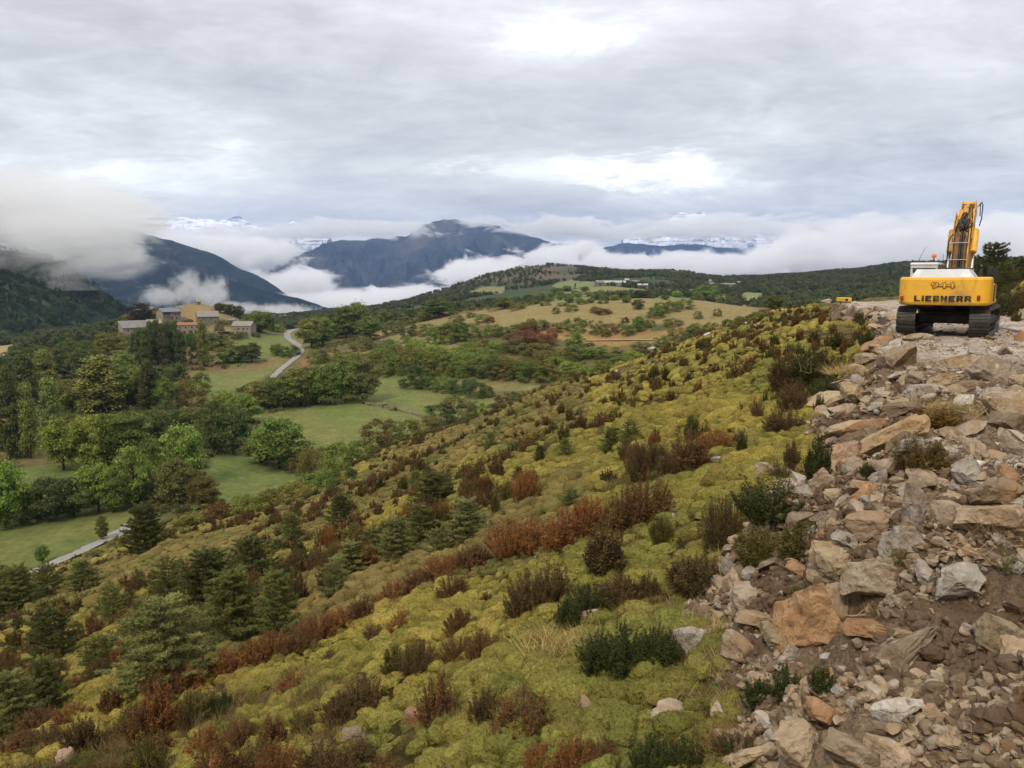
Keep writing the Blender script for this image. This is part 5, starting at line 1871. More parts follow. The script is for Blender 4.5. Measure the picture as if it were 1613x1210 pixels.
# ------------------------------------------------------------------ rubble bank
ROCK_HI = [rock_mesh("boulder", 800 + i, 4, 12 + i % 5, (1, .9, .8), .07) for i in range(8)]
ROCK_LO = [rock_mesh("boulder", 820 + i, 3, 11 + i % 4, (1, .85, .68), .06) for i in range(7)]
PEB = [rock_mesh("stone", 840 + i, 3, 11, (1, .8, .65), .05) for i in range(6)]
GREYR, TANR, PINKR, BRNR, WHTR, ORGR, YELR, OLVR = (.34, .31, .265), (.36, .275, .18), (.37, .30, .225), (.22, .17, .115), (.48, .45, .395), (.32, .19, .10), (.38, .30, .185), (.26, .21, .135)
CN = {GREYR: "grey", TANR: "tan", PINKR: "pinkish", BRNR: "brown", WHTR: "whitish", ORGR: "orange", YELR: "yellowish tan", OLVR: "olive tan"}
HERO = [  # u, v centre, width, height px, turn in the picture (deg), colour, label
    (1284, 972, 118, 128, 8, (.40, .25, .13), "biggest boulder of the bank foot, orange left face and grey right face"),
    (1178, 945, 84, 54, -8, PINKR, "pinkish grey boulder left of the biggest orange one"),
    (1192, 977, 76, 44, 0, TANR, "tan boulder under the pinkish grey one, with an orange spot"),
    (1085, 1023, 68, 68, 15, GREYR, "grey pointed boulder at the tip of the rubble foot"),
    (1175, 1026, 64, 58, -25, PINKR, "pinkish wedge shaped boulder right of the grey pointed one"),
    (1223, 1002, 46, 54, 10, OLVR, "olive tan boulder leaning on the biggest orange one"),
    (1108, 972, 50, 42, 0, BRNR, "brown boulder behind the grey pointed one"),
    (1248, 1027, 28, 28, 0, GREYR, "small pale grey block under the biggest orange boulder"),
    (1390, 910, 114, 74, 5, (.36, .29, .20), "broad tan grey boulder with a dark hollow under it"),
    (1313, 886, 104, 60, -12, YELR, "big yellowish boulder next to the olive shrubs"),
    (1262, 900, 60, 36, -20, ORGR, "rust coloured flat boulder left of the big yellowish one"),
    (1572, 1003, 74, 60, -10, OLVR, "olive tan angular block half sunk in brown earth"),
    (1425, 1110, 64, 74, 35, WHTR, "white boulder lying in brown earth"),
    (1462, 905, 42, 48, 0, GREYR, "grey boulder right of the broad tan grey one"),
    (1512, 918, 88, 78, 20, GREYR, "large rough grey boulder with white patches"),
    (1418, 1032, 160, 46, 38, BRNR, "long slanting brown slab pointing up the bank"),
    (1378, 994, 80, 28, 0, ORGR, "low orange brown boulder above the slanting slab"),
    (1256, 1176, 104, 68, 10, TANR, "big tan boulder at the near edge of the rubble"),
    (1335, 1180, 90, 72, -5, (.27, .21, .14), "greyish brown boulder right of the big tan one at the near edge"),
    (1392, 1190, 78, 56, 10, TANR, "tan boulder, third from the left along the near edge"),
    (1210, 1135, 30, 38, 0, WHTR, "small whitish upright block by the box shrubs"),
    (1305, 1122, 78, 44, 12, ORGR, "orange tan boulder between box shrubs and near edge"),
    (1500, 1166, 62, 40, 0, TANR, "tan boulder in the brown earth near the lower edge"),
    (1335, 723, 66, 56, -15, (.40, .27, .18), "tall pink tan boulder standing beside the dark box shrub"),
    (1300, 757, 54, 42, 25, TANR, "tan wedge boulder below the tall pink tan one"),
    (1312, 783, 44, 26, 0, TANR, "flat tan boulder under the wedge one"),
    (1400, 690, 96, 64, 35, (.40, .28, .15), "smooth ochre slab tilted like a ramp"),
    (1455, 620, 60, 30, 5, GREYR, "light grey flat boulder resting on a brown one near the bank top"),
    (1434, 640, 54, 28, 15, BRNR, "brown boulder carrying the light grey flat one"),
    (1396, 622, 40, 24, 5, PINKR, "pinkish grey boulder of the upper bank"),
    (1381, 642, 36, 22, 5, GREYR, "grey veined boulder of the upper bank"),
    (1445, 800, 50, 84, 15, (.28, .24, .20), "upright grey brown monolith in the middle of the bank"),
    (1430, 850, 76, 66, 10, GREYR, "grey pitted boulder at the foot of the monolith"),
    (1528, 747, 66, 52, 20, GREYR, "grey boulder with a white sharp crest"),
    (1552, 817, 94, 68, 15, TANR, "large layered tan boulder right of the monolith"),
    (1487, 811, 50, 44, 0, PINKR, "rounded pinkish brown boulder touching the monolith"),
    (1388, 820, 72, 60, 20, (.31, .22, .14), "tan brown boulder left of the monolith"),
    (1596, 757, 44, 50, 0, ORGR, "orange streaked boulder at the right border"),
    (1510, 785, 70, 34, -8, TANR, "low tan boulder above the layered one"),
    (1310, 819, 46, 32, 0, BRNR, "dark brown boulder at the rubble edge above the yellowish one"),
    (1338, 849, 42, 36, -30, GREYR, "grey boulder with one white streak"),
    (1300, 842, 40, 20, -25, ORGR, "thin orange splinter beside the white streaked boulder"),
    (1360, 768, 46, 34, 0, TANR, "tan boulder between ramp slab and dark shrub"),
    (1344, 590, 34, 28, 10, TANR, "ochre boulder at the top of the bank edge"),
    (1372, 562, 34, 22, 10, PINKR, "pinkish block at the very top of the bank edge"),
    (1350, 620, 50, 44, 20, YELR, "yellow ochre rock face high on the bank edge"),
    (1420, 590, 46, 20, 5, PINKR, "flat pinkish boulder at the rim of the road"),
    (1495, 600, 60, 24, 8, TANR, "tan flat boulder at the rim of the road"),
    (1590, 690, 50, 30, 0, BRNR, "brown boulder under the road rim at the right"),
    (1606, 600, 44, 24, 0, TANR, "tan boulder by the road at the right border"),
    (1228, 745, 34, 26, 0, PINKR, "rounded pinkish rock just outside the rubble"),
    (1201, 742, 30, 28, 0, TANR, "round tan rock among the cushions"),
    (1145, 722, 40, 10, 12, GREYR, "bleached flat stone like a branch on the cushions"),
    (1065, 816, 18, 20, 0, WHTR, "small white stone between cushion terraces"),
    (1093, 792, 12, 8, 0, WHTR, "tiny white chip in a cushion hollow"),
    (1256, 675, 14, 8, 0, WHTR, "white chip beside the olive broom bush"),
    (1278, 681, 24, 12, 0, WHTR, "pale stone near the rubble toe"),
    (866, 1072, 64, 16, 18, WHTR, "pale flat slab lying among green cushions"),
    (886, 1046, 48, 22, 25, (.30, .20, .12), "brown tilted stone above the pale flat slab"),
    (928, 974, 48, 22, 15, TANR, "tan stone showing between two dark shrubs"),
    (672, 1130, 56, 42, 0, (.30, .17, .10), "pyramid shaped red brown stone"),
    (930, 1116, 44, 38, 0, PINKR, "pinkish stone in the green cushions"),
    (1050, 1124, 70, 34, 0, (.44, .39, .31), "pale flat rock by the near box shrubs"),
    (790, 1172, 82, 30, 0, PINKR, "half buried pink rock under the round reddish shrub"),
    (560, 1158, 50, 22, 0, BRNR, "brown stone half hidden by near shrubs"),
    (100, 1196, 46, 32, 0, (.42, .30, .25), "pinkish stone in the lower left corner"),
    (560, 1020, 14, 12, 0, (.06, .06, .065), "dark round stone in the cushions"),
    (680, 944, 12, 6, 0, (.12, .12, .13), "small dark stone on the cushion ridge"),
    (102, 912, 14, 7, 0, WHTR, "white stone below the lower road"),
]
hp = hits([(h[0], h[1] + h[3] * .30) for h in HERO], 2.2, 400)
NB = []
for i, (h, p) in enumerate(zip(HERO, hp)):
    u, v, w_, hh, ang, c, lb = h
    Y = p[1]
    W_, H_ = w_ / FPX * Y, hh / FPX * Y
    az = math.atan2(p[0], p[1])
    a = math.radians(ang)
    # undo the turn when sizing: the stone's own long and short axes
    if ang:
        L = max(W_, H_)
        sx, sz = (W_, H_) if abs(ang) < 30 else (L, min(W_, H_) * .8)
    else:
        sx, sz = W_, H_
    o = link("boulder" if w_ > 22 else "stone", ROCK_HI[i % 8] if w_ > 26 else ROCK_LO[i % 7], None, (p[0], p[1] + sx * .12, p[2] + H_ * .20),
             (0, -a, -az + random.uniform(-.2, .2)), (sx * 1.16, max(sx, sz) * .95, sz * 1.36), c)
    tag(o, lb, "rock", "boulders of the rubble bank" if u > 1060 and w_ > 18 else "single stones on the slope")
    NB.append((p[0], p[1], sx * .45))

for i, (u, v, w_, lb) in enumerate([(1105, 521, 16, "left of the white outcrop stones"), (1113, 527, 12, "under the left outcrop stone"), (1122, 531, 10, "lowest white outcrop stone"), (1133, 519, 9, "between dark shrubs of the outcrop"),
                                    (1178, 512, 14, "highest white outcrop stone"), (1189, 515, 10, "right of the highest outcrop stone"), (1202, 531, 9, "right end of the outcrop"), (1163, 529, 8, "middle of the outcrop"),
                                    (1017, 547, 13, "bluish white, left end of the heath top"), (1026, 549, 12, "pale, beside the bluish one on the heath top"), (971, 584, 8, "pale, by itself at the upper heath"), (795, 648, 8, "white, by the meadow wall end"),
                                    (789, 655, 7, "white, below the meadow wall end"), (762, 671, 5, "white speck on the lower heath"), (828, 676, 5, "white speck on the middle heath"), (676, 727, 6, "white speck near the hollow"),
                                    (1300, 476, 16, "pale block at the far road edge"), (1348, 477, 9, "white block beside the far road"), (784, 726, 4, "white chip of the middle heath")]):
    p = hit(u, v + 2, 20, 500)
    W_ = w_ / FPX * p[1] * 1.1
    o = link("limestone_block", ROCK_LO[i % 7], None, (p[0], p[1], p[2] + W_ * .18), (random.uniform(-.3, .3), random.uniform(-.3, .3), random.uniform(0, 6)), (W_, W_, W_ * .7), (.50, .49, .46))
    tag(o, f"limestone block, {lb}", "rock", "white limestone blocks on the heath")


def rubble():
    rng = np.random.default_rng(21)
    r2 = random.Random(4)
    # the larger loose stones, each an object
    x, y = sample_area(60000, 3.0, 80, .0, .9, rng, .75)
    z, zn = heights(x, y, zones=True)
    s = zn['s']
    ok = (zn['rub'] > .12) & (zn['bank'] < .2)
    x, y, z, s, fl = x[ok], y[ok], z[ok], s[ok], zn['flat'][ok]
    taken = list(NB)
    objs = []
    size0 = rng.uniform(0, 1, len(x)) ** 2.2
    cnt = 0
    for i in range(len(x)):
        Y = y[i]
        if cnt >= 292:
            break
        if fl[i] > .3 and ((Y > 14.5 and r2.random() < .985) or r2.random() < .4):
            continue
        # brown earth with few stones at the lower right
        if Y < 8 and x[i] > .5 * Y and r2.random() < .6:
            continue
        d = .24 + .74 * size0[i] + .012 * Y
        if Y > 45 and r2.random() < .8:
            continue
        if any((x[i] - a) ** 2 + (Y - b) ** 2 < (d * .42 + r) ** 2 for a, b, r in taken):
            continue
        taken.append((x[i], Y, d * .38))
        c = r2.choice([TANR, PINKR, PINKR, GREYR, BRNR, TANR, WHTR, TANR, YELR, GREYR, BRNR, ORGR, PINKR, TANR])
        if Y < 9 and c in (WHTR, PINKR) and r2.random() < .5:
            c = BRNR
        pos = "near the monolith" if 8 < Y < 14 else "in the nearest rubble" if Y <= 8 else "on the upper bank below the road" if Y < 26 else "along the far road edge"
        sz = "large" if d > .5 else "middle sized" if d > .32 else "small"
        shp = r2.choice(["angular", "flat", "blocky"])
        zz = {"angular": .85, "flat": .5, "blocky": 1.0}[shp]
        o = link("loose_rock", ROCK_LO[r2.randrange(7)] if Y > 7 else ROCK_HI[r2.randrange(8)], None, (x[i], Y, z[i] + d * .10), (r2.uniform(-.5, .5), r2.uniform(-.5, .5), r2.uniform(0, 6.28)),
                 (d * r2.uniform(.9, 1.25), d * r2.uniform(.75, 1.0), d * zz), (lambda f_: tuple(q * f_ for q in c))(r2.uniform(.82, 1.1)))
        tag(o, f"{sz} {shp} {CN[c]} loose rock {pos}", "rock", "loose rocks of the rubble bank")
        cnt += 1
    # and the mass of small stones
    P_, Sc, Ix = [], [], []
    for (n, y0, y1, a, b) in [(26000, 2.3, 10, .020, .12), (16000, 7, 26, .06, .26), (9000, 22, 70, .10, .40), (1500, 60, 130, .2, .6)]:
        x, y = sample_area(n * 2, y0, y1, .0, .95, rng, .6)
        z, zn = heights(x, y, zones=True)
        ok = (zn['rub'] > .03) & (zn['bank'] < .5)
        x, y, z, fl = x[ok], y[ok], z[ok], zn['flat'][ok]
        k = len(x)
        u_ = rng.uniform(0, 1, k) ** 2.6
        s_ = (a + (b - a) * u_) * (1 - .62 * fl)
        cl = fbm(x / .8, y / .8, octv=3, seed=55)
        keep = (rng.uniform(0, 1, k) < np.clip(.50 + .9 * cl, .05, 1))
        x, y, z, s_, fl = x[keep], y[keep], z[keep], s_[keep], fl[keep]
        P_.append(np.stack([x, y, z + s_ * .15], 1))
        Sc.append(np.stack([s_ * rng.uniform(.9, 1.4, len(x)), s_, s_ * rng.uniform(.6, 1.1, len(x))], 1))
        ix = rng.integers(0, 8, len(x))
        ix[(fl > .5)] = rng.integers(5, 10, int((fl > .5).sum()))
        Ix.append(ix)
    P_, Sc, Ix = np.concatenate(P_), np.concatenate(Sc), np.concatenate(Ix)
    cols = [BRNR, TANR, (.17, .12, .075), TANR, BRNR, PINKR, GREYR, TANR, WHTR, (.38, .33, .27)]
    scatter("rubble_stones", "small stones and crushed rock of the bank and road", P_, Sc, zrot(len(P_), .5, rng), Ix, [(PEB[k % 6], cols[k]) for k in range(10)])
    # clods of brown earth
    clod = [rock_mesh("clod", 860 + i, 2, 4, (1, .9, .7), .16) for i in range(3)]
    x, y = sample_area(60000, 2.3, 20, .0, .95, rng, .6)
    z, zn = heights(x, y, zones=True)
    ok = (zn['rub'] > .3) & (fbm(x / 1.4, y / 1.4, octv=3, seed=57) > -.25) & (zn['flat'] < .5)
    x, y, z = x[ok], y[ok], z[ok]
    s_ = .03 + .12 * rng.uniform(0, 1, len(x)) ** 2.5
    scatter("earth_clods", "clods of brown earth between the stones", np.stack([x, y, z], 1), s_, zrot(len(x), .5, rng), rng.integers(0, 3, len(x)), [(m, (.125, .083, .052)) for m in clod])


rubble()

# dead stalks and roots sticking out of the rubble
deadM = plain("dead_wood", (.30, .20, .11), .9, var=.3, scale=9)
for i, (u, v, l, a) in enumerate([(1545, 885, .75, 2.4), (1480, 880, .7, .4), (1500, 800, .6, 2.9), (1370, 980, .35, 2.5), (1570, 900, .5, 2.2)]):
    p = hit(u, v, 2.2, 60)
    m = MB()
    q = Vector(p)
    pts = [q + Vector((math.cos(a) * l * k / 5, -.1 * k / 5, math.sin(a) * l * .45 * k / 5 + random.uniform(-.02, .02) + .03)) for k in range(6)]
    m.tube(pts, [.007, .006, .006, .005, .004, .002], 5)
    m.tube([pts[2], pts[2] + Vector((.08, -.05, .12))], [.004, .001], 4)
    o = m.build("dead_stalk", deadM)
    tag(o, ["pale dry stalk lying over the layered tan boulder", "dry stalk beside the monolith foot", "thin dry stalk above the layered tan boulder", "short dead twig by the orange boulder", "dry stalk near the rough grey boulder"][i], "stalk", "dead stalks in the rubble")
# straw coloured grass clumps
for i, (u, v, s_, lb) in enumerate([(905, 1030, .65, "straw coloured grass clump left of the largest dark green shrub"), (870, 1010, .45, "smaller straw grass clump beside the bigger straw one"), (1130, 1000, .4, "golden grass tuft between the pointed and the pinkish boulders"),
                                    (1490, 655, .8, "straw grass tuft high on the rubble bank"), (1180, 1175, .4, "reddish hanging grass at the near rubble edge"), (1345, 590, 1.0, "yellow grass at the top of the bank edge")]):
    p = hit(u, v, 2.5, 100)
    rng = np.random.default_rng(900 + i)
    C = rng.normal(size=(900, 3)) * np.array([.35, .25, .03])
    D = rng.normal(size=(900, 3)) * np.array([.9, .9, .3]) + np.array([0, 0, .7])
    V, F = spikes(C, D, .38, .006, rng)
    o = link("grass_clump", mesh_np("grass_clump", V, F, [leafM]), None, p, None, s_, (.40, .30, .12) if i != 4 else (.26, .14, .06))
    tag(o, lb, "grass clump", "dry grass clumps")
# bushes of the uphill bank, right of the excavator
for i, (u, v, h_, w_, Y, c, lb) in enumerate([(1590, 500, 56, 60, 48, (.075, .075, .028), "dark rounded bush on the bank right of the excavator"), (1575, 470, 26, 30, 60, DARKG, "dark bush behind the counterweight corner"), (1608, 470, 34, 40, 62, BROWN, "brown bush on the bank top at the right border"),
                                              (1600, 512, 22, 30, 42, OLIVE, "low olive bush at the bank foot"), (1580, 452, 18, 30, 75, OLIVE, "olive bush below the bank pines"), (1612, 492, 30, 30, 45, BROWN, "brown bush cut by the right border")]):
    q = P(u, v, Y)
    z = H(q[0], q[1])
    bush("bank_bush", (q[0], q[1], z - .1), w_ / FPX * Y, h_ / FPX * Y, c, lb, "bushes on the uphill bank")

# ------------------------------------------------------------------ excavator
yelM = plain("yellow_paint", (.72, .385, .028), .42, var=.08, scale=2.2, dirt=(.22, .13, .06), dirt_amt=.8, spec=.5)
yelwM = plain("worn_yellow_paint", (.55, .29, .045), .55, var=.3, scale=5.0, dirt=(.16, .09, .045), dirt_amt=.85, spec=.4)
darkM = plain("dark_steel", (.028, .026, .025), .6, var=.4, scale=5, dirt=(.10, .075, .055), dirt_amt=.6)
trackM2 = plain("track_steel", (.075, .07, .066), .55, .4, var=.35, scale=7, dirt=(.17, .12, .085), dirt_amt=.7)
hoseM = plain("hose_rubber", (.018, .017, .017), .5, var=.3, scale=8, dirt=(.09, .05, .03), dirt_amt=.5)
pipeM = plain("rusty_pipe", (.17, .085, .035), .55, var=.35, scale=6, dirt=(.04, .025, .02), dirt_amt=.7)
chromeM = plain("chrome_rod", (.75, .75, .76), .18, 1.0, var=.05, scale=3)
silverM = plain("scuffed_hood", (.40, .41, .43), .45, .25, var=.12, scale=2.5, dirt=(.66, .67, .70), dirt_amt=.9)
cabM = plain("cab_white", (.60, .60, .58), .4, var=.08, scale=2, dirt=(.30, .27, .22), dirt_amt=.4)
glassM = plain("dark_glass", (.02, .025, .03), .08, var=.1, spec=.8)
redM = plain("red_lens", (.30, .02, .012), .25, spec=.6)
orgM = plain("orange_lens", (.75, .16, .02), .25, spec=.6)
blackM = plain("black_lettering", (.022, .020, .018), .5, var=.3, scale=8, dirt=(.35, .2, .03), dirt_amt=.45)


def text_mesh(body, size, offset, ext):
    cu = bpy.data.curves.new("letters", 'FONT')
    cu.body = body
    cu.size = size
    cu.offset = offset
    cu.extrude = ext
    cu.align_x = 'CENTER'
    cu.align_y = 'CENTER'
    to = bpy.data.objects.new("letters", cu)
    S.collection.objects.link(to)
    bpy.context.view_layer.update()
    me = bpy.data.meshes.new_from_object(to.evaluated_get(bpy.context.evaluated_depsgraph_get()))
    bpy.data.objects.remove(to)
    return me


GLYPH = {
    'L': ["11100000", "11100000", "11100000", "11100000", "11100000", "11100000", "11100000", "11111111", "11111111"],
    'I': ["111", "111", "000", "111", "111", "111", "111", "111", "111"],
    'E': ["11111111", "11111111", "11100000", "11111110", "11111110", "11100000", "11100000", "11111111", "11111111"],
    'B': ["11111110", "11111111", "11100111", "11111110", "11111110", "11100111", "11100111", "11111111", "11111110"],
    'H': ["11100111", "11100111", "11100111", "11111111", "11111111", "11100111", "11100111", "11100111", "11100111"],
    'R': ["11111110", "11111111", "11100111", "11100111", "11111110", "11111110", "11100111", "11100111", "11100111"],
}


def block_text(word, width, height, yfun, zc):
    tot = sum(len(GLYPH[c][0]) + 1.6 for c in word) - 1.6
    u_, hz_ = width / tot, height / 9
    m = MB()
    x = -width / 2
    for c in word:
        g = GLYPH[c]
        for r_, row in enumerate(g):
            k = 0
            while k < len(row):
                if row[k] == '1':
                    e = k
                    while e < len(row) and row[e] == '1':
                        e += 1
                    x0, x1 = x + k * u_, x + e * u_
                    z1, z0 = zc + height / 2 - r_ * hz_, zc + height / 2 - (r_ + 1) * hz_
                    m.add([(x0, yfun(x0), z0), (x1, yfun(x1), z0), (x1, yfun(x1), z1), (x0, yfun(x0), z1)], [(0, 1, 2, 3)])
                    k = e
                else:
                    k += 1
        x += (len(g[0]) + 1.6) * u_
    return m


def excavator():
    AZ = math.radians(34.8)
    rear = np.array([27.6 * .5425, 27.6])
    base = rear + 2.9 * np.array([math.sin(AZ), math.cos(AZ)])
    r = link("excavator", None, None, (base[0], base[1], -1.985), (0, 0, -AZ))
    r.location.z = H(base[0], base[1]) + .05
    tag(r, "yellow tracked excavator parked on the gravel road, seen from behind", "excavator")
    # tracks
    for sx in (-1, 1):
        cx = sx * 1.15
        prof = []
        Lh, R, w_ = 2.15, .46, .60
        n = 10
        for k in range(n + 1):
            a = -math.pi / 2 - math.pi * k / n
            prof.append((-Lh + math.cos(a) * R, R + math.sin(a) * R))
        for k in range(n + 1):
            a = math.pi / 2 - math.pi * k / n
            prof.append((Lh + math.cos(a) * R, R + math.sin(a) * R))
        m = MB()
        inner = [(y * .985, R + (z - R) * .90) for y, z in prof]
        # belt ring
        N = len(prof)
        vs = []
        for x_ in (cx - w_ / 2, cx + w_ / 2):
            vs += [(x_, y, z) for y, z in prof] + [(x_, y, z) for y, z in inner]
        fs = []
        for k in range(N):
            j = (k + 1) % N
            fs += [(k, j, 2 * N + j, 2 * N + k), (N + j, N + k, 3 * N + k, 3 * N + j), (k, N + k, N + j, j), (2 * N + j, 3 * N + j, 3 * N + k, 2 * N + k)]
        m.add(vs, fs)
        tr = m.build("track", trackM2, r)
        # shoes with grouser ribs along the loop
        seg = []
        for k in range(N):
            p0, p1 = Vector(prof[k]), Vector(prof[(k + 1) % N])
            seg.append((p0, p1, (p1 - p0).length))
        tot = sum(q[2] for q in seg)
        ns = 48
        sm = MB()
        for i in range(ns):
            d = tot * i / ns
            for p0, p1, l in seg:
                if d <= l:
                    break
                d -= l
            pc = p0.lerp(p1, d / l)
            tg = (p1 - p0).normalized()
            ang = math.atan2(tg.y, tg.x)
            nr = Vector((tg.y, -tg.x))
            if nr.dot(pc - Vector((0, R))) < 0:
                nr = -nr
            e = Euler((ang, 0, 0))
            c0 = pc + nr * .022
            sm.box((cx, c0.x, c0.y), (w_ + .02, tot / ns * .84, .03), e)
            for q in (-.055, 0.0, .055):
                c1 = pc + nr * .05 + tg * q
                sm.box((cx, c1.x, c1.y), (w_ + .02, .016, .04), e)
        sm.build("track_shoes", trackM2, tr)
        fr = MB()
        fr.box((cx, 0, .46), (.34, 3.7, .36), None, .04)
        fr.box((cx + sx * .20, 0, .50), (.10, 3.0, .20), None, .03)
        fr.build("track_frame", darkM, r)
        wm = MB()
        for yy in (-2.15, 2.15):
            wm.tube([(cx - .12, yy, .46), (cx + .12, yy, .46)], .37, 20)
            wm.tube([(cx - .22, yy, .46), (cx + .22, yy, .46)], .13, 12)
        for k in range(7):
            yy = -1.5 + k * .5
            wm.tube([(cx - .2, yy, .17), (cx + .2, yy, .17)], .11, 12)
        wm.build("wheel", darkM, r, smooth=False)
    u = MB()
    u.box((0, 0, .62), (1.75, 1.6, .42), None, .08)
    for yy in (-.75, .75):
        u.box((0, yy, .52), (2.0, .42, .34), None, .05)
    u.tube([(0, 0, .80), (0, 0, 1.12)], .62, 28)
    u.build("undercarriage", darkM, r)
    # upper structure
    b = MB()
    b.box((0, -.2, 1.13), (2.66, 4.3, .16), None, .03)
    b.box((.0, -1.2, 1.55), (2.62, 1.5, .78), None, .04)
    b.box((1.02, .45, 1.5), (.64, 1.7, .62), None, .04)
    b.build("body", yelwM, r)
    # counterweight: rounded corners in plan, slightly drawn in at the bottom
    cw = MB()

    def ring(z, ins, hw=1.425, yb=-2.92):
        pts_ = []
        hw -= ins
        y_ = yb + ins
        rc = .34
        for sx, a0 in ((1, -90), (-1, 180)):
            for k in range(7):
                a = math.radians(a0 + 90 * k / 6)
                pts_.append((sx * (hw - rc) * 1.0 + math.cos(a) * rc, y_ + rc + math.sin(a) * rc, z))
            if sx == 1:
                pts_.append((hw, -1.72, z))
                pts_.append((-hw, -1.72, z))
        # a slightly bowed rear face
        return [(x, y + .05 * (x / hw) ** 2, z_) for x, y, z_ in pts_]
    rings = [ring(1.06, .10), ring(1.09, .03), ring(1.16, 0), ring(1.95, 0), ring(2.01, .015), ring(2.045, .06)]
    n = len(rings[0])
    vs = [p for rg in rings for p in rg]
    fs = [tuple(range(n))[::-1], tuple(range(5 * n, 6 * n))]
    for L in range(5):
        for i in range(n):
            j = (i + 1) % n
            fs.append((L * n + i, L * n + j, (L + 1) * n + j, (L + 1) * n + i))
    cw.add(vs, fs)
    cwo = cw.build("counterweight", yelM, r)
    for p_ in cwo.data.polygons:
        p_.use_smooth = False
    # lettering on the rear face
    for body, wid_, hei, zc, off, mt, yoff, nm, lb in [("944", .76, .225, 1.765, .050, pipeM, -2.930, "lettering", "outlined model number on the rear"), ("944", .715, .178, 1.765, .0, yelM, -2.940, "lettering_fill", None)]:
        me = text_mesh(body, 1.0, off, .004)
        xs = [v.co.x for v in me.vertices]
        ys = [v.co.y for v in me.vertices]
        sx, sy = wid_ / (max(xs) - min(xs)), hei / (max(ys) - min(ys))
        mx, my = (max(xs) + min(xs)) / 2, (max(ys) + min(ys)) / 2
        for v in me.vertices:
            v.co = ((v.co.x - mx) * sx, yoff - v.co.z * 1.0 + .012 * 0 + .05 * (((v.co.x - mx) * sx) / 1.425) ** 2, (v.co.y - my) * sy + zc)
        me.materials.clear()
        me.materials.append(mt)
        o = link(nm, me, cwo)
    block_text("LIEBHERR", 1.76, .20, lambda x: -2.935 + .05 * (x / 1.425) ** 2, 1.30).build("lettering", blackM, cwo)
    for sx, xx in ((-1, -1.27), (1, 1.10)):
        t = MB()
        t.box((xx, -2.905, 1.30 if sx < 0 else 1.34), (.10, .10, .17), None, .02)
        t.build("tail_light", redM, r)
    # engine hood
    h = MB()
    top = [(-1.02, -1.62), (.62, -1.62), (.62, -.2), (-1.02, -.2)]
    bot = [(-1.18, -1.80), (.84, -1.80), (.84, -.1), (-1.18, -.1)]
    h.add([(x, y, 2.03) for x, y in bot] + [(x, y, 2.33) for x, y in top], [(3, 2, 1, 0), (4, 5, 6, 7), (0, 1, 5, 4), (1, 2, 6, 5), (2, 3, 7, 6), (3, 0, 4, 7)])
    ho = h.build("engine_hood", silverM, r)
    ex = MB()
    ex.tube([(.98, -1.1, 1.95), (.98, -1.1, 2.40), (.98, -1.2, 2.46)], [.05, .05, .045], 12)
    ex.build("exhaust_pipe", darkM, r)
    hr = MB()
    hr.tube([(1.45, -1.5, 1.2), (1.47, -1.5, 2.15), (1.47, -1.1, 2.15)], .016, 8)
    hr.tube([(1.30, .2, 2.0), (1.30, .2, 2.35), (1.30, 1.1, 2.35), (1.30, 1.1, 2.0)], .018, 8)
    hr.build("handrail", darkM, r)
    # cab
    c = MB()
    c.box((-1.05, 1.15, 1.35), (.92, 1.7, .5), None, .04)
    for xx in (-1.48, -.62):
        for yy in (.34, 1.96):
            c.box((xx, yy, 2.05), (.08, .09, .92), None, .015)
    c.box((-1.05, .34, 2.02), (.80, .05, .42), None, .01)
    c.box((-1.05, 1.15, 2.54), (1.0, 1.80, .14), None, .05)
    c.box((-1.05, .30, 2.44), (.94, .06, .10), None, .02)
    co = c.build("cab", cabM, r)
    g = MB()
    g.box((-1.05, .315, 2.32), (.74, .03, .20))
    g.box((-1.495, 1.15, 2.1), (.02, 1.45, .72))
    g.box((-.605, 1.15, 2.1), (.02, 1.45, .72))
    g.box((-1.05, 1.975, 2.1), (.74, .02, .8))
    g.build("window", glassM, co)
    be = MB()
    be.tube([(-.76, .55, 2.60), (-.76, .55, 2.80)], .022, 8)
    bo = be.build("beacon_post", darkM, r)
    be = MB()
    be.tube([(-.76, .55, 2.80), (-.76, .55, 2.83), (-.76, .55, 2.90), (-.76, .55, 2.95)], [.075, .085, .08, .05], 14)
    be.build("beacon", orgM, r, smooth=True)
    an = MB()
    an.tube([(-1.28, .5, 2.6), (-1.22, .48, 2.85), (-1.02, .45, 3.25)], [.014, .009, .004], 6)
    an.build("antenna", darkM, r)
    an = MB()
    an.tube([(-.42, .4, 2.4), (-.43, .4, 2.95)], [.012, .006], 6)
    an.build("antenna", darkM, r)
    mi = MB()
    mi.box((1.12, .9, 2.28), (.20, .12, .34), None, .03)
    mi.tube([(1.12, .9, 1.9), (1.12, .9, 2.2)], .02, 6)
    mi.build("mirror", darkM, r)
    # boom: swan neck
    bx, hw = .06, .265
    bp = [(1.05, 1.42), (.72, 1.62), (.80, 2.2), (1.02, 3.0), (1.38, 3.78), (1.80, 4.28), (2.55, 4.72), (3.35, 4.92), (3.50, 4.62), (2.75, 4.12), (2.25, 3.66), (1.88, 3.0), (1.62, 2.2), (1.40, 1.45)]
    m = MB()
    m.prism(bp[::-1], bx - hw, bx + hw)
    bo = m.build("boom", yelwM, r)
    first_boom = len(S.collection.objects) - 1
    # side flanges
    f = MB()
    back = [(.72, 1.62), (.80, 2.2), (1.02, 3.0), (1.38, 3.78), (1.80, 4.28), (2.55, 4.72), (3.35, 4.92)]
    for x_ in (bx - hw + .012, bx + hw - .012):
        f.prism([(y - .05, z + .02) for y, z in back][::-1] + [(y + .03, z - .02) for y, z in back], x_ - .02, x_ + .02)
    f.build("boom_flange", yelwM, bo)
    # ears of the stick pivot and gusset
    e = MB()
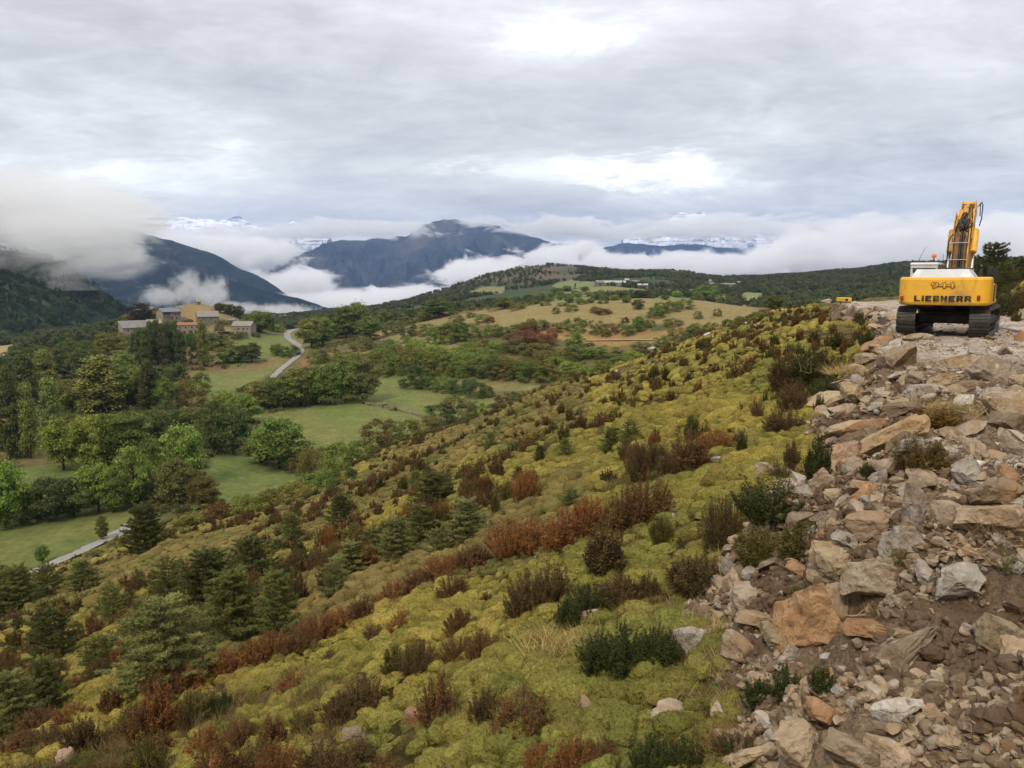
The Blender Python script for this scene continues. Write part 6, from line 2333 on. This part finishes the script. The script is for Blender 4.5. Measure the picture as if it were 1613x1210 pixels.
    for x_ in (bx - .33, bx + .30):
        e.prism([(1.45, 3.55), (1.55, 4.25), (1.95, 4.62), (2.35, 4.45), (2.10, 3.75)][::-1], x_, x_ + .035)
    e.build("boom_gusset", yelwM, bo)

    def along(off, z0, z1, n_=9):
        o_ = []
        for k in range(n_):
            z = z0 + (z1 - z0) * k / (n_ - 1)
            y = np.interp(z, [p[1] for p in back], [p[0] for p in back])
            o_.append((y - off, z))
        return o_
    for i, (dx, rr, z1, mt) in enumerate([(-.235, .022, 3.75, hoseM), (-.17, .034, 3.9, pipeM), (-.085, .03, 3.7, pipeM), (-.01, .038, 3.85, hoseM), (.075, .044, 3.95, hoseM), (.16, .026, 3.6, pipeM), (.215, .020, 3.8, hoseM)]):
        hmb = MB()
        pp = [(bx + dx, y, z) for y, z in along(.09, 2.0, z1)]
        q = pp[-1]
        pp += [(q[0] + .05 * math.sin(i * 2), q[1] + .02, q[2] + .14), (q[0] + .10 * math.sin(i * 2.3), q[1] + .16, q[2] + .26), (q[0] + .06 * math.cos(i), q[1] + .42, q[2] + .46), (bx + dx * .5 + .1, q[1] + .9, 4.82)]
        hmb.tube(pp, rr, 8)
        hmb.build("hydraulic_hose", mt, bo, smooth=True)
    for i in range(9):
        hmb = MB()
        a = i * .7
        p0 = Vector((bx - .22 + .055 * i, 1.42, 3.82))
        hmb.tube([p0, p0 + Vector((.10 * math.sin(a), -.13, .10)), p0 + Vector((.14 * math.cos(a), .0, .30)), p0 + Vector((.05 * math.sin(a * 2), .30, .52))], .02, 6)
        hmb.build("hydraulic_hose", hoseM, bo, smooth=True)
    cl = MB()
    for z in (2.72, 3.38):
        y = np.interp(z, [p[1] for p in back], [p[0] for p in back])
        cl.box((bx - .03, y - .15, z), (.60, .05, .035), None, .01)
        cl.tube([(bx - .36, y - .10, z - .05), (bx - .36, y - .10, z + .05)], .035, 8)
    cl.build("pipe_clamp", silverM, bo)
    vb = MB()
    vb.box((bx - .18, .55, 2.36), (.95, .34, .10), None, .02)
    for k in range(7):
        vb.tube([(bx - .60 + .13 * k, .48, 2.12), (bx - .60 + .13 * k, .48, 2.40)], .035, 8)
    vb.box((bx + .42, .42, 2.22), (.22, .3, .34), None, .03)
    vb.build("valve_block", darkM, r)
    wl = MB()
    wl.tube([(bx + .36, 3.1, 4.95), (bx + .44, 3.0, 5.06), (bx + .50, 2.9, 4.95), (bx + .50, 2.75, 4.4), (bx + .46, 2.5, 4.1)], .022, 8)
    wl.tube([(bx + .33, 2.9, 4.9), (bx + .42, 2.8, 4.98), (bx + .45, 2.6, 4.5)], .018, 8)
    wl.build("hydraulic_hose", hoseM, bo, smooth=True)
    lh = MB()
    lh.tube([(bx - .42, .95, 2.6), (bx - .42, 1.1, 3.4), (bx - .38, 1.25, 3.62), (bx - .30, 1.35, 3.72)], .026, 8)
    lh.build("hydraulic_pipe", hoseM, bo, smooth=True)
    # lift cylinders
    for sx in (-1, 1):
        xx = bx + sx * .40
        cy = MB()
        cy.tube([(xx, 1.50, 3.02), (xx, 1.56, 3.08), (xx, 1.92, 3.85)], [.115, .125, .125], 18)
        cy.box((xx, 1.93, 3.86), (.20, .22, .22), None, .05)
        co_ = cy.build("lift_cylinder", yelM if sx > 0 else yelwM, r)
        rd = MB()
        rd.tube([(xx, .88, 1.60), (xx, 1.53, 3.04)], .052, 14)
        rd.build("rod", chromeM, co_, smooth=True)
        ft = MB()
        ft.box((xx, .80, 1.95), (.24, .42, .9), None, .06)
        if sx > 0:
            ft.build("boom_foot_bracket", yelM, r)
    # stick and bucket, mostly hidden behind the boom
    st = MB()
    st.prism([(2.95, 5.02), (3.25, 5.14), (3.75, 4.72), (4.75, 2.1), (4.55, 2.0), (3.35, 4.25)][::-1], bx - .20, bx + .20)
    so = st.build("stick", yelwM, r)
    sc = MB()
    sc.tube([(bx, 1.95, 4.55), (bx, 2.3, 4.86)], .10, 14)
    sc.tube([(bx, 2.3, 4.86), (bx, 3.02, 5.0)], .05, 12)
    sc.build("stick_cylinder", yelwM, r)
    et = MB()
    for x_ in (bx - .25, bx + .22):
        et.prism([(2.75, 4.70), (2.85, 5.0), (3.2, 5.16), (3.5, 4.8), (3.3, 4.5)][::-1], x_, x_ + .035)
    et.build("stick_plate", yelwM, r)
    bk = MB()
    outl = [(4.45, 2.05), (4.95, 1.9), (5.15, 1.3), (4.9, .75), (4.4, .65), (4.0, .95), (4.15, 1.05), (4.5, .9), (4.85, 1.2), (4.7, 1.7), (4.4, 1.8)]
    bk.prism(outl[::-1], bx - .55, bx + .55)
    bk.build("bucket", darkM, r)
    for ob in list(S.collection.objects)[first_boom:]:
        if ob.type == 'MESH' and ob.name.split('.')[0] not in ('valve_block', 'boom_foot_bracket'):
            for v in ob.data.vertices:
                if v.co.z > 2.0:
                    v.co.z = 2.0 + (v.co.z - 2.0) * .985


excavator()

# small yellow machine far along the road
q = P(1329.5, 472, 88)
zg = H(q[0], q[1])
gr = link("compressor", None, None, (q[0], q[1], zg), (0, 0, .25))
tag(gr, "small yellow site compressor standing far along the road", "compressor")
MB().box((0, 0, .42), (.90, 1.5, .46), None, .05).build("housing", yelM, gr)
MB().box((0, 0, .14), (.8, 1.4, .10), None, .02).build("chassis", darkM, gr)
MB().box((-.22, -.756, .42), (.34, .012, .26)).build("panel", darkM, gr)
mw = MB()
for sx in (-1, 1):
    mw.tube([(sx * .38, 0, .13), (sx * .47, 0, .13)], .13, 14)
mw.build("wheel", hoseM, gr)
# pipe lying along the road behind the excavator
a, b = P(1573, 519, 34), P(1640, 534, 27)
a[2], b[2] = H(a[0], a[1]) + .06, H(b[0], b[1]) + .06
m = MB()
m.tube([a, (a + b) / 2, b], .045, 10)
tag(m.build("long_pipe", plain("dull_pipe", (.22, .20, .19), .6, var=.2)), "long grey pipe lying along the foot of the earth bank", "pipe")

# ------------------------------------------------------------------ buildings
def stone_mat(name, c1, c2, sc=2.2):
    m, t, b, out = mat(name)
    g = t.node('ShaderNodeTexCoord')
    br = t.node('ShaderNodeTexVoronoi')
    mp = t.node('ShaderNodeMapping')
    t.put(mp.inputs[0], g.outputs['Object'])
    mp.inputs['Scale'].default_value = (1, 1, 2.0)
    t.put(br.inputs['Vector'], mp.outputs[0])
    br.inputs['Scale'].default_value = sc
    n = t.noise(g.outputs['Object'], .9, 6, .7)
    c = t.mix(t.mapr(n, .35, .65), c1, c2)
    sp = t.node('ShaderNodeSeparateColor')
    t.put(sp.inputs[0], br.outputs['Color'])
    c = t.vmath('SCALE', c, t.mapr(sp.outputs[0], 0, 1, .75, 1.2))
    t.put(b.inputs['Base Color'], c)
    b.inputs['Roughness'].default_value = .95
    bump(t, b, br.outputs['Distance'], .5, .1)
    return m


stA = stone_mat("rubble_stone_wall", (.14, .115, .085), (.21, .175, .13))
stB = stone_mat("pale_stone_wall", (.19, .16, .12), (.28, .24, .185))
roofG = plain("slate_roof", (.16, .155, .145), .9, var=.25, scale=1.2, dirt=(.30, .26, .20), dirt_amt=.5)
roofL = plain("pale_stone_roof", (.22, .20, .17), .9, var=.25, scale=1.2, dirt=(.20, .16, .12), dirt_amt=.5)
roofB = plain("blue_grey_roof", (.13, .16, .20), .6, var=.1, scale=1.5)
roofR = plain("terracotta_roof", (.25, .12, .065), .9, var=.25, scale=1.2, dirt=(.2, .12, .08), dirt_amt=.5)
roofT = plain("tan_sheet_roof", (.29, .23, .155), .8, var=.12, scale=1.2)
roofW = plain("pale_sheet_roof", (.32, .33, .33), .7, var=.12, scale=.3)
woodM = plain("dark_wood", (.06, .04, .028), .8, var=.3, scale=3)
paneM = plain("dark_window", (.02, .022, .026), .25, spec=.6)
frameM = plain("pale_frame", (.33, .30, .26), .8)


def house(kind, label, group, u, vb, width, depth, wallh, roofh, wall_m, roof_m, yaw=0.0, wins=(), doors=(), over=.5, chim=False, cat="house", Yfix=None, ridge='x', sink=3.0, open_top=False):
    p = hit(u, vb, 200, 2600) if Yfix is None else (lambda q: np.array([q[0], q[1], H(q[0], q[1])]))(P(u, vb, Yfix))
    r = link(kind, None, None, p, (0, 0, yaw - math.atan2(p[0], p[1])))
    tag(r, label, cat, group)
    w_, d_ = width / 2, depth / 2
    m = MB()
    m.box((0, 0, (wallh - sink) / 2), (width, depth, wallh + sink))
    if ridge == 'x':
        for sx in (-1, 1):
            x = sx * w_
            x0, x1 = (x - .3, x) if sx > 0 else (x, x + .3)
            m.prism([(-d_, wallh - .002), (d_, wallh - .002), (0, wallh + roofh)][::-1], x0, x1)
    m.build("wall", wall_m, r)
    rf = MB()
    th = .18
    if ridge == 'x':
        k = over / d_ * roofh
        rf.prism([(-d_ - over, wallh - k + .04), (0, wallh + roofh + .04), (d_ + over, wallh - k + .04), (d_ + over, wallh - k + .04 + th), (0, wallh + roofh + .04 + th), (-d_ - over, wallh - k + .04 + th)][::-1], -w_ - over * .6, w_ + over * .6)
    else:      # single slope falling towards the viewer
        rf.prism([(-d_ - over, wallh + .03), (d_ + over, wallh + roofh), (d_ + over, wallh + roofh + th), (-d_ - over, wallh + .03 + th)][::-1], -w_ - over * .6, w_ + over * .6)
        m2 = MB()
        m2.prism([(-d_ + .01, wallh + .004), (d_ - .01, wallh + .004), (d_ - .01, wallh + roofh - .05)][::-1], -w_ + .01, w_ - .01)
        m2.build("gable", wall_m, r)
    ro = rf.build("roof", roof_m, r)
    if chim:
        MB().box((w_ * .5, .3, wallh + roofh + .3), (.8, .8, 1.6), None, .05).build("chimney", wall_m, ro)
    for (x, z, ww, hh) in wins:
        f = MB()
        f.box((x, -d_ - .03, z), (ww + .3, .12, hh + .3), None, .03)
        fo = f.build("window", frameM, r)
        MB().box((x, -d_ - .10, z), (ww, .05, hh)).build("pane", paneM, fo)
    for (x, z, ww, hh) in doors:
        f = MB()
        f.box((x, -d_ - .04, z), (ww, .14, hh))
        f.build("door", woodM, r)
    return r


HG = "houses of the hamlet on the hill"
house("barn", "long low barn with a grey sloping roof at the left of the hamlet", HG, 218, 530, 23, 9, 4.2, 4.6, stB, roofG, .32, wins=[(-8, 2.6, 1, 1.2), (-4, 2.6, 1, 1.2), (1, 2.6, 1, 1.2), (6, 2.6, 1, 1.2)], doors=[(9, 1.4, 2.2, 2.8)], ridge='y', cat="barn", Yfix=556)
house("shed", "lean-to with a tan sheet roof between the long barn and the tall house", HG, 244, 524, 9, 7, 4.6, 2.6, stA, roofT, .1, wins=[(0, 2.6, 1.2, 1.2)], ridge='y', cat="shed", Yfix=562)
r_ = house("house", "tall three storey stone house under a blue grey roof", HG, 267, 520, 13.6, 10, 9.5, 2.2, stB, roofB, .45, wins=[(-3.6, 1.8, 1, 1.4), (3.4, 1.8, 1, 1.4), (3.4, 4.6, 1, 1.4), (0, 4.6, 1, 1.4), (4.6, 7.4, .9, 1.3), (2.6, 7.4, .9, 1.3)], over=.9, chim=True, Yfix=575)
m = MB()
m.box((-3.6, -5.06, 7.6), (5.4, .14, 2.6))
m.build("loggia_shade", woodM, r_)  # flat dark panel stands in for the shade inside the openings
m = MB()
m.box((-3.6, -5.5, 6.2), (5.8, 1.1, .2))
for k in range(9):
    m.box((-6.3 + k * .68, -6.0, 6.8), (.08, .08, 1.0))
m.box((-3.6, -6.0, 7.3), (5.8, .1, .1))
m.build("balcony", frameM, r_)
r_ = house("house", "long house with a terracotta roof and dark ground floor openings", HG, 299, 531, 16.5, 8, 6.4, 1.5, stB, roofR, -.1, wins=[(-6, 4.7, 1, 1.2), (-2, 4.7, 1, 1.2), (2, 4.7, 1, 1.2), (5.4, 4.7, 1, 1.2)], doors=[(1.2, 1.2, 2.4, 2.6), (5.2, 1.2, 2.8, 2.6), (-3, 1.2, 1.4, 2.3)], Yfix=556)
house("house", "stone house with a pale stone roof behind the terracotta one", HG, 328, 524, 14.5, 9, 5.0, 3.6, stA, roofL, .12, wins=[(-3, 3.2, 1, 1.2), (2, 3.2, 1, 1.2), (4.6, 1.4, 1, 1.2)], doors=[(-5, 1.2, 1.4, 2.4)], chim=True, Yfix=570)
house("house", "separate stone house with a mossy pale roof at the right end of the hamlet", HG, 385, 527, 14.2, 9.5, 5.0, 3.0, stB, roofL, -.42, wins=[(-2, 2.9, 1.3, 1.3), (1.6, 2.9, 1.3, 1.3), (4.4, 2.9, 1, 1.2)], doors=[(-5, 1.3, 1.6, 2.4)], Yfix=572)
house("shed", "small lean-to at the side of the separate stone house", HG, 366, 526, 5, 6, 3.0, 1.0, stA, roofG, -.3, doors=[(0, 1.1, 1.2, 2)], ridge='y', cat="shed", Yfix=578)
house("chapel", "tiny chapel on the very top of the hamlet hill", HG, 312.5, 481, 3.4, 3.4, 2.2, 1.2, stB, roofL, .2, doors=[(0, .9, .9, 1.6)], cat="chapel", over=.25, Yfix=612, sink=1.5)
m = MB()
for (u0, v0, u1, v1, hh) in [(340, 527, 366, 524, 2.0), (344, 533, 362, 531, 1.6), (318, 538, 336, 536, 1.4)]:
    p0, p1 = [(lambda q: np.array([q[0], q[1], H(q[0], q[1])]))(P(a_, b_, 552)) for a_, b_ in ((u0, v0), (u1, v1))]
    dv = Vector(p1 - p0)
    m.box(Vector((p0 + p1) / 2) + Vector((0, 0, hh / 2 - .8)), (dv.length, .6, hh + 1.6), Euler((0, 0, math.atan2(dv.y, dv.x))))
tag(m.build("retaining_wall", stB), "pale retaining wall in steps below the hamlet houses", "wall")

FG = "farm buildings in the far fields"
house("farm_shed", "longest pale roofed farm shed of the far farm", FG, 968, 452, 31, 11, 3.5, 2.6, stB, roofW, .03, wins=[(-10, 1.8, 2, 1.2), (0, 1.8, 2, 1.2), (10, 1.8, 2, 1.2)], cat="shed", Yfix=1120)
house("farm_shed", "middle farm shed with a greyer roof", FG, 996, 451.5, 20, 10, 3.6, 2.2, stB, roofG, -.03, wins=[(-4, 1.8, 2, 1.2), (4, 1.8, 2, 1.2)], cat="shed", Yfix=1135)
house("farm_shed", "rightmost lower shed of the far farm", FG, 1012, 454, 15, 9, 3.0, 2.0, stB, roofW, -.05, doors=[(0, 1.4, 3, 2.8)], cat="shed", Yfix=1105)
house("farm_barn", "dark stone barn at the left end of the far farm", FG, 944, 453, 11, 9, 4.6, 3.0, stA, roofG, .3, doors=[(0, 1.5, 2.6, 3)], cat="barn", Yfix=1110)
house("farm_house", "squarish farmhouse standing before the middle shed", FG, 987, 451, 6, 6, 6.4, 1.6, stB, roofW, .1, wins=[(0, 4, 1, 1.3)], cat="house", Yfix=1125)
rc = house("church", "small church with a pointed tower roof in the far village", "buildings of the far village", 1118, 452, 13, 11, 5.0, 2.6, stB, roofL, .2, cat="church", Yfix=1220, wins=[(-3, 2.6, 1, 2)])
m = MB()
m.box((.5, 0, 6.5), (4.6, 4.6, 8))
m.build("tower", stB, rc)
m = MB()
m.add([(-2.1, -2.6, 10.5), (3.1, -2.6, 10.5), (3.1, 2.6, 10.5), (-2.1, 2.6, 10.5), (.5, 0, 13.6)], [(3, 2, 1, 0), (0, 1, 4), (1, 2, 4), (2, 3, 4), (3, 0, 4)])
m.build("spire", roofL, rc)
for (u, v, w_, hh, lb) in [(1134, 453, 11, 4.4, "first pale house right of the far church"), (1145, 453.5, 9, 3.6, "second pale house right of the far church"), (1154, 453, 8, 3.8, "third pale house right of the far church"), (1163, 452.5, 4, 6.2, "last and tallest little house of the far village")]:
    house("village_house", lb, "buildings of the far village", u, v, w_, 7, hh, 1.6, stB, roofL, .1, wins=[(0, 2.4, 1, 1.2)], Yfix=1215)

# dry stone wall between the meadows
wp = hits([(575, 636), (600, 641), (625, 647), (650, 653), (672, 660), (690, 666)], 100, 700)
V, F = [], []
dense = []
for i in range(len(wp) - 1):
    for k in range(24):
        dense.append(wp[i] + (wp[i + 1] - wp[i]) * k / 24)
dense = np.array(dense)
n = len(dense)
hz0 = heights(dense[:, 0], dense[:, 1])
hgt = 1.0 + .35 * fbm(dense[:, 0] / 3, dense[:, 1] / 3, octv=3, seed=300)
wd = .45 + .12 * fbm(dense[:, 0] / 2, dense[:, 1] / 2, octv=2, seed=301)
for i in range(n):
    x, y = dense[i, :2]
    V += [(x, y - wd[i], hz0[i] - .5), (x, y - wd[i] * .7, hz0[i] + hgt[i]), (x, y + wd[i] * .7, hz0[i] + hgt[i] * .96), (x, y + wd[i], hz0[i] - .5)]
for i in range(n - 1):
    for k in range(3):
        F.append((i * 4 + k, i * 4 + 4 + k, i * 4 + 5 + k, i * 4 + 1 + k))
tag(link("dry_stone_wall", mesh_np("dry_stone_wall", V, np.array(F), [stone_mat("wall_stones", (.13, .10, .07), (.24, .19, .13), 3.0)])), "low brown dry stone wall between the two green meadows", "wall")
